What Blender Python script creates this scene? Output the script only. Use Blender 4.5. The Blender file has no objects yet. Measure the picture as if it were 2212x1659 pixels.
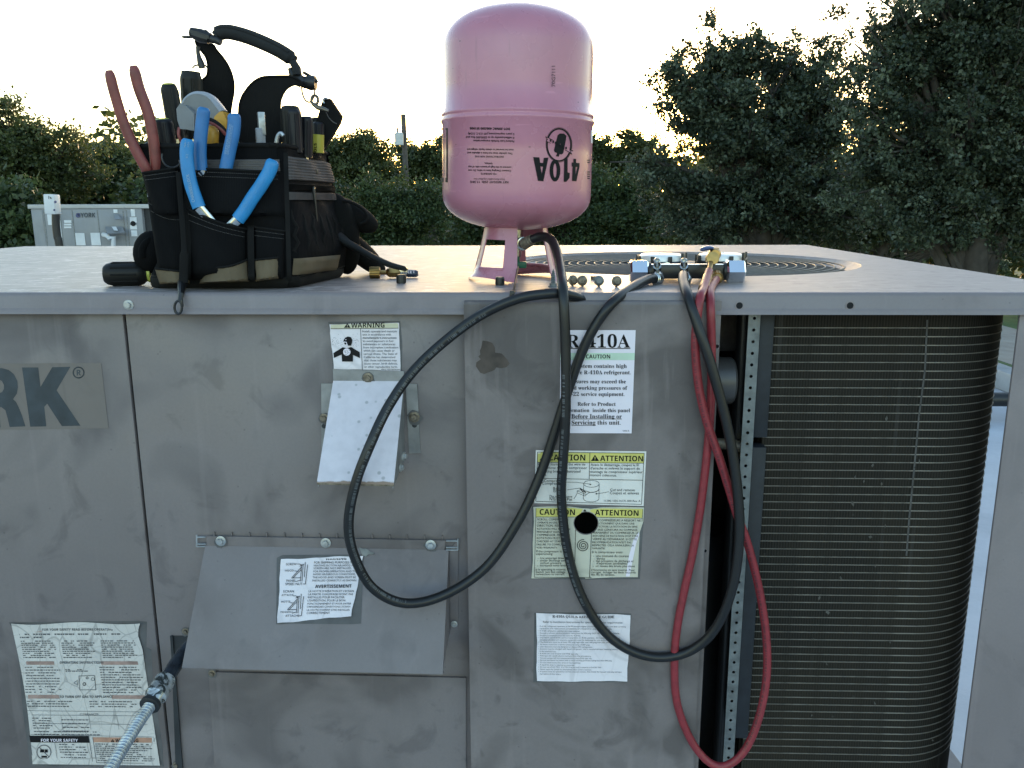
import bpy, bmesh, math, random
import numpy as np
from mathutils import Vector, Matrix, Euler
from mathutils.geometry import tessellate_polygon

sc = bpy.context.scene
COL = sc.collection
rad = math.radians

# ------------------------------------------------------------------ camera
CAM_H = 0.111          # metres above the lid of the unit (z = 0)
PITCH, YAW, ROLL = 12.3, 1.9, -0.2
F_D = 1794.0           # focal length, in pixels of a 2212 x 1659 picture
CAM_M = Matrix.Rotation(rad(YAW), 3, 'Z') @ Matrix.Rotation(rad(90 - PITCH), 3, 'X') @ Matrix.Rotation(rad(ROLL), 3, 'Z')
CAM_P = Vector((0, 0, CAM_H))
cam_d = bpy.data.cameras.new('camera')
cam_d.sensor_width = 36
cam_d.lens = 36 * F_D / 2212
cam_d.clip_start = 0.02
cam_d.clip_end = 2000
cam = bpy.data.objects.new('camera', cam_d)
cam.matrix_world = Matrix.Translation(CAM_P) @ CAM_M.to_4x4()
COL.objects.link(cam)
sc.camera = cam

# ------------------------------------------------------------------ sky, sun, exposure
SUN_EL, SUN_AZ = 4.0, 5.0       # degrees; azimuth from +Y towards +X
world = bpy.data.worlds.new('World')
sc.world = world
world.use_nodes = True
wn = world.node_tree
sky = wn.nodes.new('ShaderNodeTexSky')
sky.sky_type = 'NISHITA'
sky.sun_disc = False
sky.sun_elevation = rad(SUN_EL)
sky.sun_rotation = rad(SUN_AZ)
sky.altitude = 20
sky.air_density = 1.0
sky.dust_density = 1.0
sky.ozone_density = 1.45
wn.nodes['Background'].inputs['Strength'].default_value = 0.15
wn.links.new(sky.outputs['Color'], wn.nodes['Background'].inputs['Color'])
sun_d = bpy.data.lights.new('sun', 'SUN')
sun_d.energy = 0.3
sun_d.angle = rad(0.6)
sun_d.color = (1.0, 0.72, 0.45)
sun = bpy.data.objects.new('sun', sun_d)
sdir = Vector((math.sin(rad(SUN_AZ)) * math.cos(rad(SUN_EL)), math.cos(rad(SUN_AZ)) * math.cos(rad(SUN_EL)), math.sin(rad(SUN_EL))))
sun.rotation_euler = sdir.to_track_quat('Z', 'Y').to_euler()
sun.location = sdir * 60
COL.objects.link(sun)
sc.view_settings.view_transform = 'Standard'
sc.view_settings.look = 'None'
sc.view_settings.exposure = 2.75
sc.view_settings.gamma = 1.0
sc.render.engine = 'CYCLES'
sc.cycles.use_denoising = True
sc.cycles.max_bounces = 8
sc.cycles.transparent_max_bounces = 8

# ------------------------------------------------------------------ projecting a picture point onto a real surface
def ray(x, y):
    return CAM_M @ Vector(((x - 1106) / F_D, -(y - 829.5) / F_D, -1))
def onY(x, y, Y):
    d = ray(x, y); return CAM_P + d * (Y / d.y)
def onZ(x, y, Z):
    d = ray(x, y); return CAM_P + d * ((Z - CAM_H) / d.z)
def onP(x, y, p0, n):
    d = ray(x, y); return CAM_P + d * ((p0 - CAM_P).dot(n) / d.dot(n))
def crop(x0, y0, s):
    k = 2212 / 4032
    return lambda p: ((x0 + p[0] / s) * k, (y0 + p[1] / s) * k)

# ------------------------------------------------------------------ materials
def lin(c):
    if isinstance(c, str):
        c = tuple(int(c[i:i + 2], 16) / 255 for i in (0, 2, 4))
        c = tuple(x / 12.92 if x <= .04045 else ((x + .055) / 1.055) ** 2.4 for x in c)
    return (c[0], c[1], c[2], 1.0)

class NT:
    def __init__(s, name):
        s.m = bpy.data.materials.new(name); s.m.use_nodes = True
        s.t = s.m.node_tree; s.b = s.t.nodes['Principled BSDF']
    def n(s, typ, **kw):
        nd = s.t.nodes.new(typ)
        for k, v in kw.items(): setattr(nd, k, v)
        return nd
    def l(s, a, b): s.t.links.new(a, b)
    def coord(s, scale=(1, 1, 1), kind='Object'):
        tc = s.n('ShaderNodeTexCoord'); mp = s.n('ShaderNodeMapping')
        mp.inputs['Scale'].default_value = scale
        s.l(tc.outputs[kind], mp.inputs['Vector']); return mp.outputs['Vector']
    def noise(s, vec, scale, detail=4, rough=.55, dist=0):
        nd = s.n('ShaderNodeTexNoise')
        nd.inputs['Scale'].default_value = scale; nd.inputs['Detail'].default_value = detail
        nd.inputs['Roughness'].default_value = rough; nd.inputs['Distortion'].default_value = dist
        s.l(vec, nd.inputs['Vector']); return nd.outputs['Fac']
    def ramp(s, fac, stops):
        r = s.n('ShaderNodeValToRGB'); e = r.color_ramp.elements
        while len(e) < len(stops): e.new(.5)
        for el, (p, c) in zip(e, stops):
            el.position = p; el.color = lin(c) if not isinstance(c, (int, float)) else (c, c, c, 1)
        s.l(fac, r.inputs['Fac']); return r.outputs['Color']
    def mix(s, fac, a, b, blend='MIX'):
        m = s.n('ShaderNodeMix', data_type='RGBA', blend_type=blend)
        for sock, v in ((m.inputs[0], fac), (m.inputs[6], a), (m.inputs[7], b)):
            if hasattr(v, 'is_output'): s.l(v, sock)
            elif isinstance(v, (int, float)): sock.default_value = v
            else: sock.default_value = lin(v)
        return m.outputs[2]
    def bump(s, h, strength=.2, dist=.001):
        b = s.n('ShaderNodeBump'); b.inputs['Strength'].default_value = strength; b.inputs['Distance'].default_value = dist
        s.l(h, b.inputs['Height']); s.l(b.outputs['Normal'], s.b.inputs['Normal'])

def simple(name, c, rough=.5, metal=0.0, var=.15, nscale=40, bump=0, spec=None, coat=0):
    k = NT(name); c = lin(c)
    v = k.coord()
    f = k.noise(v, nscale)
    d = tuple(x * (1 - var) for x in c[:3]); u = tuple(min(1, x * (1 + var)) for x in c[:3])
    k.l(k.ramp(f, [(.3, d), (.7, u)]), k.b.inputs['Base Color'])
    k.b.inputs['Roughness'].default_value = rough; k.b.inputs['Metallic'].default_value = metal
    if spec is not None: k.b.inputs['Specular IOR Level'].default_value = spec
    if coat: k.b.inputs['Coat Weight'].default_value = coat
    if bump:
        k.bump(k.noise(v, nscale * 6), bump, .0006)
    return k.m

def painted(name, c, dark, rough=.45, blot=9.0, thr=(.56, .63), amount=.55, streak=0):
    """weathered sheet-metal enamel: stains with shapes of their own, fine grime, faint orange peel"""
    k = NT(name)
    v = k.coord()
    a = k.noise(v, blot, 3, .5, .6)
    b = k.noise(v, blot * 2.7, 5, .6, .8)
    fine = k.noise(v, 260, 3)
    base = k.mix(k.ramp(k.noise(v, 3.2, 5), [(.35, 0.0), (.7, 1.0)]), c, tuple(x * .84 for x in lin(c)[:3]))
    s1 = k.ramp(a, [(thr[0] - .05, 0.0), (thr[1], amount)])
    base = k.mix(s1, base, dark)
    s2 = k.ramp(b, [(.56, 0.0), (.66, amount * .7)])
    base = k.mix(s2, base, dark)
    vs = k.coord((14, 14, 1.2))
    s3 = k.ramp(k.noise(vs, 3.0, 4), [(.58, 0.0), (.75, .35 + streak)])
    base = k.mix(s3, base, tuple(min(1, x * 1.22) for x in lin(c)[:3]))
    base = k.mix(k.ramp(fine, [(.3, .0), (.8, .16)]), base, dark)
    vo = k.n('ShaderNodeTexVoronoi'); vo.inputs['Scale'].default_value = 38; k.l(v, vo.inputs['Vector'])
    base = k.mix(k.ramp(vo.outputs['Distance'], [(.03, .6), (.06, 0.0)]), base, dark)
    k.l(base, k.b.inputs['Base Color'])
    k.l(k.ramp(a, [(.4, rough - .08), (.65, rough + .2)]), k.b.inputs['Roughness'])
    b1 = k.n('ShaderNodeBump'); b1.inputs['Strength'].default_value = .5; b1.inputs['Distance'].default_value = .006   # sheet slightly buckled
    k.l(k.noise(v, 3.5, 2), b1.inputs['Height'])
    b2 = k.n('ShaderNodeBump'); b2.inputs['Strength'].default_value = .08; b2.inputs['Distance'].default_value = .0006
    k.l(k.noise(v, 420, 2), b2.inputs['Height']); k.l(b1.outputs['Normal'], b2.inputs['Normal']); k.l(b2.outputs['Normal'], k.b.inputs['Normal'])
    return k.m

M = {}
M['panel'] = painted('grey_enamel', (.206, .177, .176), (.088, .075, .077), blot=6.0, thr=(.53, .61), amount=.62)
M['panel2'] = painted('grey_enamel_service', (.203, .173, .170), (.078, .065, .063), blot=6.5, thr=(.53, .60), amount=.68, streak=.35)
M['post'] = painted('grey_enamel_post', (.232, .198, .202), (.125, .105, .108), blot=5, thr=(.6, .7), amount=.4)

def lid_mat():
    k = NT('lid_enamel')
    v = k.coord((2.2, 26, 1)); v2 = k.coord()
    n1 = k.noise(v, 7, 6, .65); n2 = k.noise(v2, 6, 4)
    base = k.ramp(n1, [(.37, (.15, .125, .118)), (.48, (.235, .20, .19)), (.60, (.44, .385, .37))])
    base = k.mix(k.ramp(n2, [(.45, 0.0), (.68, .55)]), base, (.17, .15, .147))
    x = k.n('ShaderNodeSeparateXYZ'); k.l(v2, x.inputs[0])
    # the lid is scuffed where tools have been dragged (left of the grille) and smoother at the right
    wear = k.ramp(x.outputs[0], [(.0, 1.0), (.12, .0)])
    base = k.mix(wear, (.27, .235, .228), base)
    scf = k.noise(k.coord((1, 1.5, 1)), 34, 6, .7, .5)
    sp_ = k.noise(v2, 9, 3)
    m_ = k.n('ShaderNodeMath', operation='MULTIPLY'); k.l(k.ramp(scf, [(.53, 0.0), (.60, 1.0)]), m_.inputs[0]); k.l(k.ramp(sp_, [(.4, .15), (.6, .75)]), m_.inputs[1])
    m2 = k.n('ShaderNodeMath', operation='MULTIPLY'); k.l(m_.outputs[0], m2.inputs[0]); k.l(k.ramp(x.outputs[0], [(.05, 1.0), (.3, .25)]), m2.inputs[1])
    base = k.mix(m2.outputs[0], base, (.62, .56, .54))
    base = k.mix(k.ramp(scf, [(.36, .5), (.45, 0.0)]), base, (.12, .10, .098))
    k.l(base, k.b.inputs['Base Color'])
    k.l(k.ramp(n1, [(.3, .40), (.7, .56)]), k.b.inputs['Roughness'])
    k.bump(k.noise(v, 30, 4), .10, .0006)
    return k.m
M['lid'] = lid_mat()
M['fluehood'] = None
def flue_mat():
    k = NT('white_hood_enamel')
    v = k.coord()
    base = k.mix(k.ramp(k.noise(v, 70, 5), [(.4, 0.0), (.75, .45)]), (.66, .61, .66), (.47, .43, .47))
    vo = k.n('ShaderNodeTexVoronoi'); vo.inputs['Scale'].default_value = 60; k.l(v, vo.inputs['Vector'])
    base = k.mix(k.ramp(vo.outputs['Distance'], [(.10, .7), (.17, 0.0)]), base, (.30, .30, .31))
    sx = k.n('ShaderNodeSeparateXYZ'); tc = k.n('ShaderNodeTexCoord'); k.l(tc.outputs['Generated'], sx.inputs[0])
    ed = k.n('ShaderNodeMath', operation='ADD'); k.l(sx.outputs[2], ed.inputs[0])
    nn = k.n('ShaderNodeMath', operation='MULTIPLY'); nn.inputs[1].default_value = -.05
    k.l(k.noise(v, 90, 4), nn.inputs[0]); k.l(nn.outputs[0], ed.inputs[1])
    rust = k.ramp(ed.outputs[0], [(-.02, .9), (.012, 0.0)])
    base = k.mix(rust, base, (.24, .15, .085))
    k.l(base, k.b.inputs['Base Color']); k.b.inputs['Roughness'].default_value = .55
    k.bump(k.noise(v, 300, 3), .15, .0008)
    return k.m
M['fluehood'] = flue_mat()
M['galvdark'] = simple('weathered_galvanised', (.17, .185, .19), .5, .4, .3, 60, .1)
M['hoodmetal'] = simple('bare_hood_flange', (.27, .262, .258), .5, .2, .3, 30, .08)
M['residue'] = simple('old_adhesive_residue', (.098, .094, .096), .7, 0, .25, 30)
M['splat'] = simple('brown_sealant_stain', (.062, .046, .038), .7, 0, .35, 60)
M['galv'] = simple('galvanised_steel', (.42, .44, .46), .42, .75, .3, 90, .1)
M['zinc'] = simple('zinc_screw', (.42, .42, .41), .5, .6, .25, 120)
M['rustyscrew'] = simple('tarnished_screw', (.20, .165, .125), .5, .5, .4, 200)
M['chrome'] = simple('chrome', (.78, .79, .82), .08, 1.0, .02, 20)
M['steel'] = simple('nickel_plated', (.55, .55, .53), .22, 1.0, .1, 100)
M['brass'] = simple('brass', (.36, .23, .085), .38, 1.0, .15, 120)
M['black'] = simple('black_plastic', (.012, .012, .013), .42, 0, .2, 60)
M['blackmetal'] = simple('black_anodised', (.010, .010, .011), .35, 0, .2, 60)
M['void'] = simple('dark_interior', (.006, .006, .007), .9, 0, .2, 20)
M['inner'] = simple('dark_inner_sheet', (.02, .022, .025), .6, 0, .3, 20)
M['bluehdr'] = simple('blue_black_header', (.012, .015, .021), .6, 0, .3, 50)
M['hose_black'] = simple('black_rubber_hose', (.007, .0072, .0078), .40, 0, .2, 130, .05)
M['hose_red'] = simple('red_rubber_hose', (.23, .024, .032), .42, 0, .18, 110, .06)
M['hose_print'] = simple('hose_print_dark', (.06, .015, .018), .5)
M['hose_print2'] = simple('hose_print_light', (.10, .105, .11), .5)
M['ink'] = simple('label_black_ink', (.007, .0065, .0075), .6, spec=.2)
M['ink2'] = simple('faded_label_ink', (.075, .075, .08), .55, 0, .4, 60)
M['inkred'] = simple('faded_red_ink', (.33, .22, .19), .6, 0, .3, 50)
M['inkorange'] = simple('faded_orange_ink', (.40, .22, .15), .6, 0, .3, 50)
M['inkgrey'] = simple('faded_grey_ink', (.20, .20, .19), .6, 0, .3, 50)
M['york'] = simple('faded_logo_ink', (.032, .042, .052), .5, 0, .35, 30)
M['yellow'] = simple('label_yellow', (.62, .56, .15), .5, 0, .12, 30)
M['cream'] = simple('label_cream', (.62, .58, .42), .5, 0, .12, 30)
M['palegreen'] = simple('label_pale_green', (.52, .66, .52), .5, 0, .1, 30)
def paper(name, c, d, crack=0.0, scale=26):
    k = NT(name); v = k.coord()
    base = k.mix(k.ramp(k.noise(v, 30, 5), [(.35, 0.0), (.75, .6)]), c, d)
    if crack:
        vo = k.n('ShaderNodeTexVoronoi', feature='DISTANCE_TO_EDGE'); vo.inputs['Scale'].default_value = scale
        mp = k.coord((1, 1, .6)); nz = k.n('ShaderNodeTexNoise'); nz.inputs['Scale'].default_value = 12; k.l(mp, nz.inputs['Vector'])
        ad = k.mix(.06, mp, nz.outputs['Color']); k.l(ad, vo.inputs['Vector'])
        base = k.mix(k.ramp(vo.outputs['Distance'], [(.008, crack), (.03, 0.0)]), base, tuple(x * .35 for x in d))
        vo2 = k.n('ShaderNodeTexVoronoi', feature='DISTANCE_TO_EDGE'); vo2.inputs['Scale'].default_value = scale * 2.3
        k.l(ad, vo2.inputs['Vector'])
        base = k.mix(k.ramp(vo2.outputs['Distance'], [(.01, crack * .5), (.04, 0.0)]), base, tuple(x * .5 for x in d))
    k.l(base, k.b.inputs['Base Color']); k.b.inputs['Roughness'].default_value = .42
    k.bump(k.noise(v, 120, 4), .12, .0008)
    return k.m
M['white'] = paper('label_white', (.80, .73, .80), (.74, .67, .75))
M['whiteold'] = paper('label_white_aged', (.79, .73, .77), (.66, .61, .65), .2, 14)
M['offwhite'] = paper('label_green_white', (.76, .72, .68), (.67, .64, .60), .12, 8)
M['oldcream'] = paper('label_aged_cream', (.58, .55, .45), (.48, .46, .37), .15, 10)
M['cracked'] = paper('label_cracked', (.62, .58, .55), (.46, .43, .41), .45, 30)
M['yorkplate'] = paper('logo_plate_vinyl', (.172, .146, .134), (.150, .128, .118), .12, 12)

# ------------------------------------------------------------------ mesh helpers
class MB:
    def __init__(s): s.v = []; s.f = []; s.mi = []; s.m = 0
    def add(s, vs, fs):
        o = len(s.v); s.v += [Vector(p) for p in vs]
        for f in fs: s.f.append([i + o for i in f]); s.mi.append(s.m)
        return s
    def box(s, c, d, R=None, bev=0):
        if bev:
            bm = bmesh.new(); bmesh.ops.create_cube(bm, size=1)
            bmesh.ops.scale(bm, vec=d, verts=bm.verts)
            bmesh.ops.bevel(bm, geom=bm.edges[:], offset=bev, segments=2, affect='EDGES', profile=.5)
            bm.verts.index_update()
            vs = [v.co.copy() for v in bm.verts]; fs = [[v.index for v in f.verts] for f in bm.faces]; bm.free()
        else:
            vs = [Vector((x * d[0] / 2, y * d[1] / 2, z * d[2] / 2)) for x in (-1, 1) for y in (-1, 1) for z in (-1, 1)]
            fs = [(0, 1, 3, 2), (4, 6, 7, 5), (0, 4, 5, 1), (2, 3, 7, 6), (0, 2, 6, 4), (1, 5, 7, 3)]
        if R is not None: vs = [R @ v for v in vs]
        return s.add([v + Vector(c) for v in vs], fs)
    def bb(s, a, b, bev=0):
        a = Vector(a); b = Vector(b)
        return s.box((a + b) / 2, [abs(x) for x in (b - a)], None, bev)
    def tube(s, path, r, n=10, cap=True, flat=1.0, up=None):
        P = [Vector(p) for p in path]; N = len(P)
        R = r if isinstance(r, (list, tuple)) else [r] * N
        T = [(P[min(i + 1, N - 1)] - P[max(i - 1, 0)]).normalized() for i in range(N)]
        u = Vector(up) if up else (Vector((0, 0, 1)) if abs(T[0].z) < .9 else Vector((0, 1, 0)))
        vs = []
        for i in range(N):
            u = (u - T[i] * u.dot(T[i])); u.normalize(); w = T[i].cross(u)
            for k in range(n):
                a = 2 * math.pi * k / n
                vs.append(P[i] + (u * math.cos(a) * flat + w * math.sin(a)) * R[i])
        fs = [(i * n + k, i * n + (k + 1) % n, (i + 1) * n + (k + 1) % n, (i + 1) * n + k) for i in range(N - 1) for k in range(n)]
        if cap: fs += [tuple(range(n))[::-1], tuple((N - 1) * n + k for k in range(n))]
        return s.add(vs, fs)
    def lathe(s, prof, n=24, Mx=None, ang=None):
        """profile of (radius, height) turned about local z"""
        Mx = Mx or Matrix.Identity(4)
        a0, a1 = ang or (0, 2 * math.pi); full = ang is None; nn = n if full else n + 1
        vs = [Mx @ Vector((r * math.cos(a0 + (a1 - a0) * k / n), r * math.sin(a0 + (a1 - a0) * k / n), z)) for r, z in prof for k in range(nn)]
        fs = []
        for i in range(len(prof) - 1):
            for k in range(n):
                k2 = (k + 1) % nn
                fs.append((i * nn + k, i * nn + k2, (i + 1) * nn + k2, (i + 1) * nn + k))
        if full: fs += [tuple(range(n))[::-1], tuple((len(prof) - 1) * n + k for k in range(n))]
        return s.add(vs, fs)
    def prism(s, pts, d):
        """closed outline of 3D points swept along d"""
        n = len(pts); P = [Vector(p) for p in pts]; d = Vector(d)
        return s.add(P + [p + d for p in P], [tuple(range(n))[::-1], tuple(range(n, 2 * n))] + [(i, (i + 1) % n, n + (i + 1) % n, n + i) for i in range(n)])
    def grid(s, nu, nv, fn):
        vs = [fn(i / nu, j / nv) for j in range(nv + 1) for i in range(nu + 1)]
        return s.add(vs, [(j * (nu + 1) + i, j * (nu + 1) + i + 1, (j + 1) * (nu + 1) + i + 1, (j + 1) * (nu + 1) + i) for j in range(nv) for i in range(nu)])
    def build(s, name, mat, parent=None, sharp=35, recalc=True, origin=None):
        me = bpy.data.meshes.new(name)
        org = Vector(origin) if origin is not None else Vector((0, 0, 0))
        me.from_pydata([tuple(v - org) for v in s.v], [], s.f)
        for m in (mat if isinstance(mat, (list, tuple)) else [mat]): me.materials.append(M[m] if isinstance(m, str) else m)
        me.polygons.foreach_set('material_index', s.mi)
        if recalc:
            bm = bmesh.new(); bm.from_mesh(me); bmesh.ops.recalc_face_normals(bm, faces=bm.faces[:]); bm.to_mesh(me); bm.free()
        me.polygons.foreach_set('use_smooth', [True] * len(me.polygons))
        me.set_sharp_from_angle(angle=rad(sharp))
        me.update()
        o = bpy.data.objects.new(name, me); COL.objects.link(o)
        o.location = org
        if parent is not None:
            o.parent = parent
            pw = Vector((0, 0, 0)); p = parent
            while p is not None: pw += p.location; p = p.parent
            o.location = org - pw
        return o

def tag(o, label=None, cat=None, group=None, kind=None):
    for k, v in (('label', label), ('category', cat), ('group', group), ('kind', kind)):
        if v: o[k] = v
    return o
def empty(name, loc, label, cat, group=None):
    o = bpy.data.objects.new(name, None); o.empty_display_size = .05; o.location = loc; COL.objects.link(o)
    return tag(o, label, cat, group)
def clone(o, loc, parent=None, rot=None):
    c = o.copy(); COL.objects.link(c); c.location = loc; c.parent = parent
    if rot is not None: c.rotation_euler = rot
    return c
def frame(p, z, x=None):
    """matrix at p whose z axis is z"""
    z = Vector(z).normalized(); x = Vector(x) if x else (Vector((1, 0, 0)) if abs(z.x) < .9 else Vector((0, 0, 1)))
    x = (x - z * x.dot(z)).normalized(); y = z.cross(x)
    m = Matrix((x, y, z)).transposed().to_4x4(); m.translation = Vector(p); return m
def spline(pts, per=10):
    P = [Vector(p) for p in pts]; P = [P[0] * 2 - P[1]] + P + [P[-1] * 2 - P[-2]]; out = []
    for i in range(1, len(P) - 2):
        a, b, c, d = P[i - 1:i + 3]
        for k in range(per):
            t = k / per
            out.append(.5 * ((2 * b) + (c - a) * t + (2 * a - 5 * b + 4 * c - d) * t * t + (3 * b - a - 3 * c + d) * t ** 3))
    return out + [P[-2]]
def holed(outer, holes, proj, thick=None):
    """flat sheet with holes: outlines in any 2D space, proj maps to 3D"""
    bm = bmesh.new()
    eds = []
    for loop in [outer] + holes:
        vs = [bm.verts.new(proj(*p)) for p in loop]
        eds += [bm.edges.new((vs[i], vs[(i + 1) % len(vs)])) for i in range(len(vs))]
    bmesh.ops.triangle_fill(bm, edges=eds, use_beauty=True)
    if thick:
        r = bmesh.ops.extrude_face_region(bm, geom=bm.faces[:])
        for g in r['geom']:
            if isinstance(g, bmesh.types.BMVert): g.co += Vector(thick)
    bm.verts.index_update()
    out = ([v.co.copy() for v in bm.verts], [[v.index for v in f.verts] for f in bm.faces]); bm.free()
    return out
def circ(c, r, n=24, ry=None):
    return [(c[0] + r * math.cos(2 * math.pi * k / n), c[1] + (ry or r) * math.sin(2 * math.pi * k / n)) for k in range(n)]

# ------------------------------------------------------------------ lettering
def serif(s): return _map(s, 0x1D400, 0x1D41A, 0x1D7CE)
def bold(s): return _map(s, 0x1D5D4, 0x1D5EE, 0x1D7EC)
def _map(s, U, L, D):
    return ''.join(chr(U + ord(c) - 65) if 'A' <= c <= 'Z' else chr(L + ord(c) - 97) if 'a' <= c <= 'z' else chr(D + ord(c) - 48) if '0' <= c <= '9' else c for c in s)

class Ink:
    """print on a surface: outlines in picture points of a crop, laid on the real surface by proj(x, y)"""
    def __init__(s, proj, T=None):
        s.proj = proj; s.T = T or (lambda p: p); s.v = []; s.f = []; s.mi = []; s.txt = []; s.m = 0; s.z = 0.0; s.lv = []
    def poly(s, pts):
        o = len(s.v); s.v += [tuple(p) for p in pts]; s.lv += [s.z] * len(pts); s.f.append(list(range(o, o + len(pts)))); s.mi.append(s.m)
    def tess(s, pts):
        tris = tessellate_polygon([[Vector((p[0], p[1], 0)) for p in pts]])
        o = len(s.v); s.v += [tuple(p) for p in pts]; s.lv += [s.z] * len(pts)
        for t in tris: s.f.append([i + o for i in t]); s.mi.append(s.m)
    def rect(s, x0, y0, x1, y1): s.poly([(x0, y0), (x1, y0), (x1, y1), (x0, y1)])
    def line(s, pts, w):
        for a, b in zip(pts, pts[1:]):
            dx, dy = b[0] - a[0], b[1] - a[1]; L = math.hypot(dx, dy) or 1; nx, ny = -dy / L * w / 2, dx / L * w / 2
            ex, ey = dx / L * w / 4, dy / L * w / 4
            s.poly([(a[0] + nx - ex, a[1] + ny - ey), (b[0] + nx + ex, b[1] + ny + ey), (b[0] - nx + ex, b[1] - ny + ey), (a[0] - nx - ex, a[1] - ny - ey)])
    def ring(s, c, r, w, n=28, ry=None, a0=0, a1=360):
        s.line([(c[0] + r * math.cos(rad(a0 + (a1 - a0) * k / n)), c[1] + (ry or r) * math.sin(rad(a0 + (a1 - a0) * k / n))) for k in range(n + 1)], w)
    def disc(s, c, r, n=20, ry=None): s.poly(circ(c, r, n, ry))
    def text(s, t, x0, y0, x1, y1=None, h=None, fat=0.0): s.txt.append((t, x0, y0, x1, y0 if y1 is None else y1, h, s.m, s.z, fat))
    def warn(s, x, y, w, h, mi_in):
        m = s.m; zz = s.z; s.poly([(x, y), (x + w, y), (x + w / 2, y - h)])
        s.m = mi_in; s.z += .0003; c = x + w / 2
        s.poly([(c - w * .055, y - h * .66), (c + w * .055, y - h * .66), (c + w * .03, y - h * .28), (c - w * .03, y - h * .28)]); s.rect(c - w * .045, y - h * .2, c + w * .045, y - h * .1); s.m = m; s.z = zz
    def build(s, name, mats, parent, lift=.0):
        tmp = []
        for t in s.txt:
            cu = bpy.data.curves.new('tmp', 'FONT'); cu.body = t[0]; cu.resolution_u = 2; cu.offset = t[8]
            ob = bpy.data.objects.new('tmp', cu); COL.objects.link(ob); tmp.append(ob)
        if tmp:
            bpy.context.view_layer.update(); dg = bpy.context.evaluated_depsgraph_get()
        for ob, (t, x0, y0, x1, y1, h, mi, z, fat) in zip(tmp, s.txt):
            me = bpy.data.meshes.new_from_object(ob.evaluated_get(dg))
            if len(me.vertices):
                xs = [v.co.x for v in me.vertices]; w = max(xs) - min(xs); xm = min(xs)
                L = math.hypot(x1 - x0, y1 - y0); d = ((x1 - x0) / L, (y1 - y0) / L); up = (d[1], -d[0])
                sx = L / w; sy = sx if h is None else h / .70
                o = len(s.v)
                for v in me.vertices:
                    a = (v.co.x - xm) * sx; b = v.co.y * sy
                    s.v.append((x0 + d[0] * a + up[0] * b, y0 + d[1] * a + up[1] * b)); s.lv.append(z)
                for p in me.polygons: s.f.append([i + o for i in p.vertices]); s.mi.append(mi)
            bpy.data.meshes.remove(me)
        for ob in tmp:
            cu = ob.data; bpy.data.objects.remove(ob); bpy.data.curves.remove(cu)
        mb = MB(); mb.v = [s.proj(*s.T(p), z + lift) for p, z in zip(s.v, s.lv)]; mb.f = s.f; mb.mi = s.mi
        return mb.build(name, mats, parent, recalc=False)

# ================================================================== ground, roof
ROOF_Z, GROUND_Z = -1.22, -5.4
def ground_mat(name, stops, scale, bump=.3, rough=.9):
    k = NT(name); v = k.coord()
    k.l(k.ramp(k.noise(v, scale, 6, .6), stops), k.b.inputs['Base Color']); k.b.inputs['Roughness'].default_value = rough
    k.bump(k.noise(v, scale * 12, 4), bump, .01); return k.m
M['grass'] = ground_mat('lawn', [(.3, (.03, .055, .012)), (.6, (.07, .12, .03)), (.8, (.13, .15, .06))], 1.2)
M['asphalt'] = ground_mat('sandy_road', [(.3, (.25, .215, .18)), (.7, (.36, .32, .27))], 1.5)
M['membrane'] = ground_mat('roof_membrane', [(.3, (.34, .36, .40)), (.5, (.42, .44, .48)), (.75, (.50, .52, .56))], 2.2, .25, .55)
M['coping'] = ground_mat('coping_metal', [(.3, (.25, .26, .27)), (.7, (.36, .37, .38))], 4, .1, .5)
mb = MB(); mb.add([(-900, -900, GROUND_Z), (900, -900, GROUND_Z), (900, 900, GROUND_Z), (-900, 900, GROUND_Z)], [(0, 1, 2, 3)])
tag(mb.build('ground', 'grass', recalc=False), 'green lawn below the roof', None, None, 'structure')
# road seen past the roof edge on the right
mb = MB(); a = .35
for (x0, x1, z) in ((16.3, 21.0, .004), ):
    mb.add([(x0, -60, GROUND_Z + z), (x1, -60, GROUND_Z + z), (x1, 90, GROUND_Z + z), (x0, 90, GROUND_Z + z)], [(0, 1, 2, 3)])
tag(mb.build('road', 'asphalt', recalc=False), 'pale sandy road beyond the roof edge', None, None, 'structure')
RX = 3.46                               # roof edge to the right
mb = MB(); mb.bb((-22, -8, ROOF_Z - .3), (RX, 17, ROOF_Z))
mb.bb((-21.9, -7.9, GROUND_Z), (RX - .1, 16.9, ROOF_Z - .3))
tag(mb.build('roof', 'membrane'), 'pale grey flat roof membrane under the units', None, None, 'structure')
mb = MB(); mb.bb((RX - .14, -8, ROOF_Z), (RX + .02, 17.02, ROOF_Z + .14), .012)
mb.bb((-22, 16.84, ROOF_Z), (RX - .15, 17.0, ROOF_Z + .42), .012)
tag(mb.build('roof_parapet', 'coping'), 'low grey metal coping along the roof edge', None, None, 'structure')
# pipe lying on the roof
pp = empty('roof_pipe', (1.6, 5.15, ROOF_Z), 'black pipe running across the pale roof beyond the corner post', 'pipe')
mb = MB(); mb.tube([(-.6, 5.15, ROOF_Z + .12), (RX - .2, 5.15, ROOF_Z + .12)], .045, 14); mb.build('pipe_run', 'black', pp)
for px in (.4, 1.6, 2.6):
    mb = MB(); mb.bb((px - .09, 5.05, ROOF_Z), (px + .09, 5.25, ROOF_Z + .075), .006); mb.build('support_block', 'rubber' if 'rubber' in M else 'black', pp)

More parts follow.
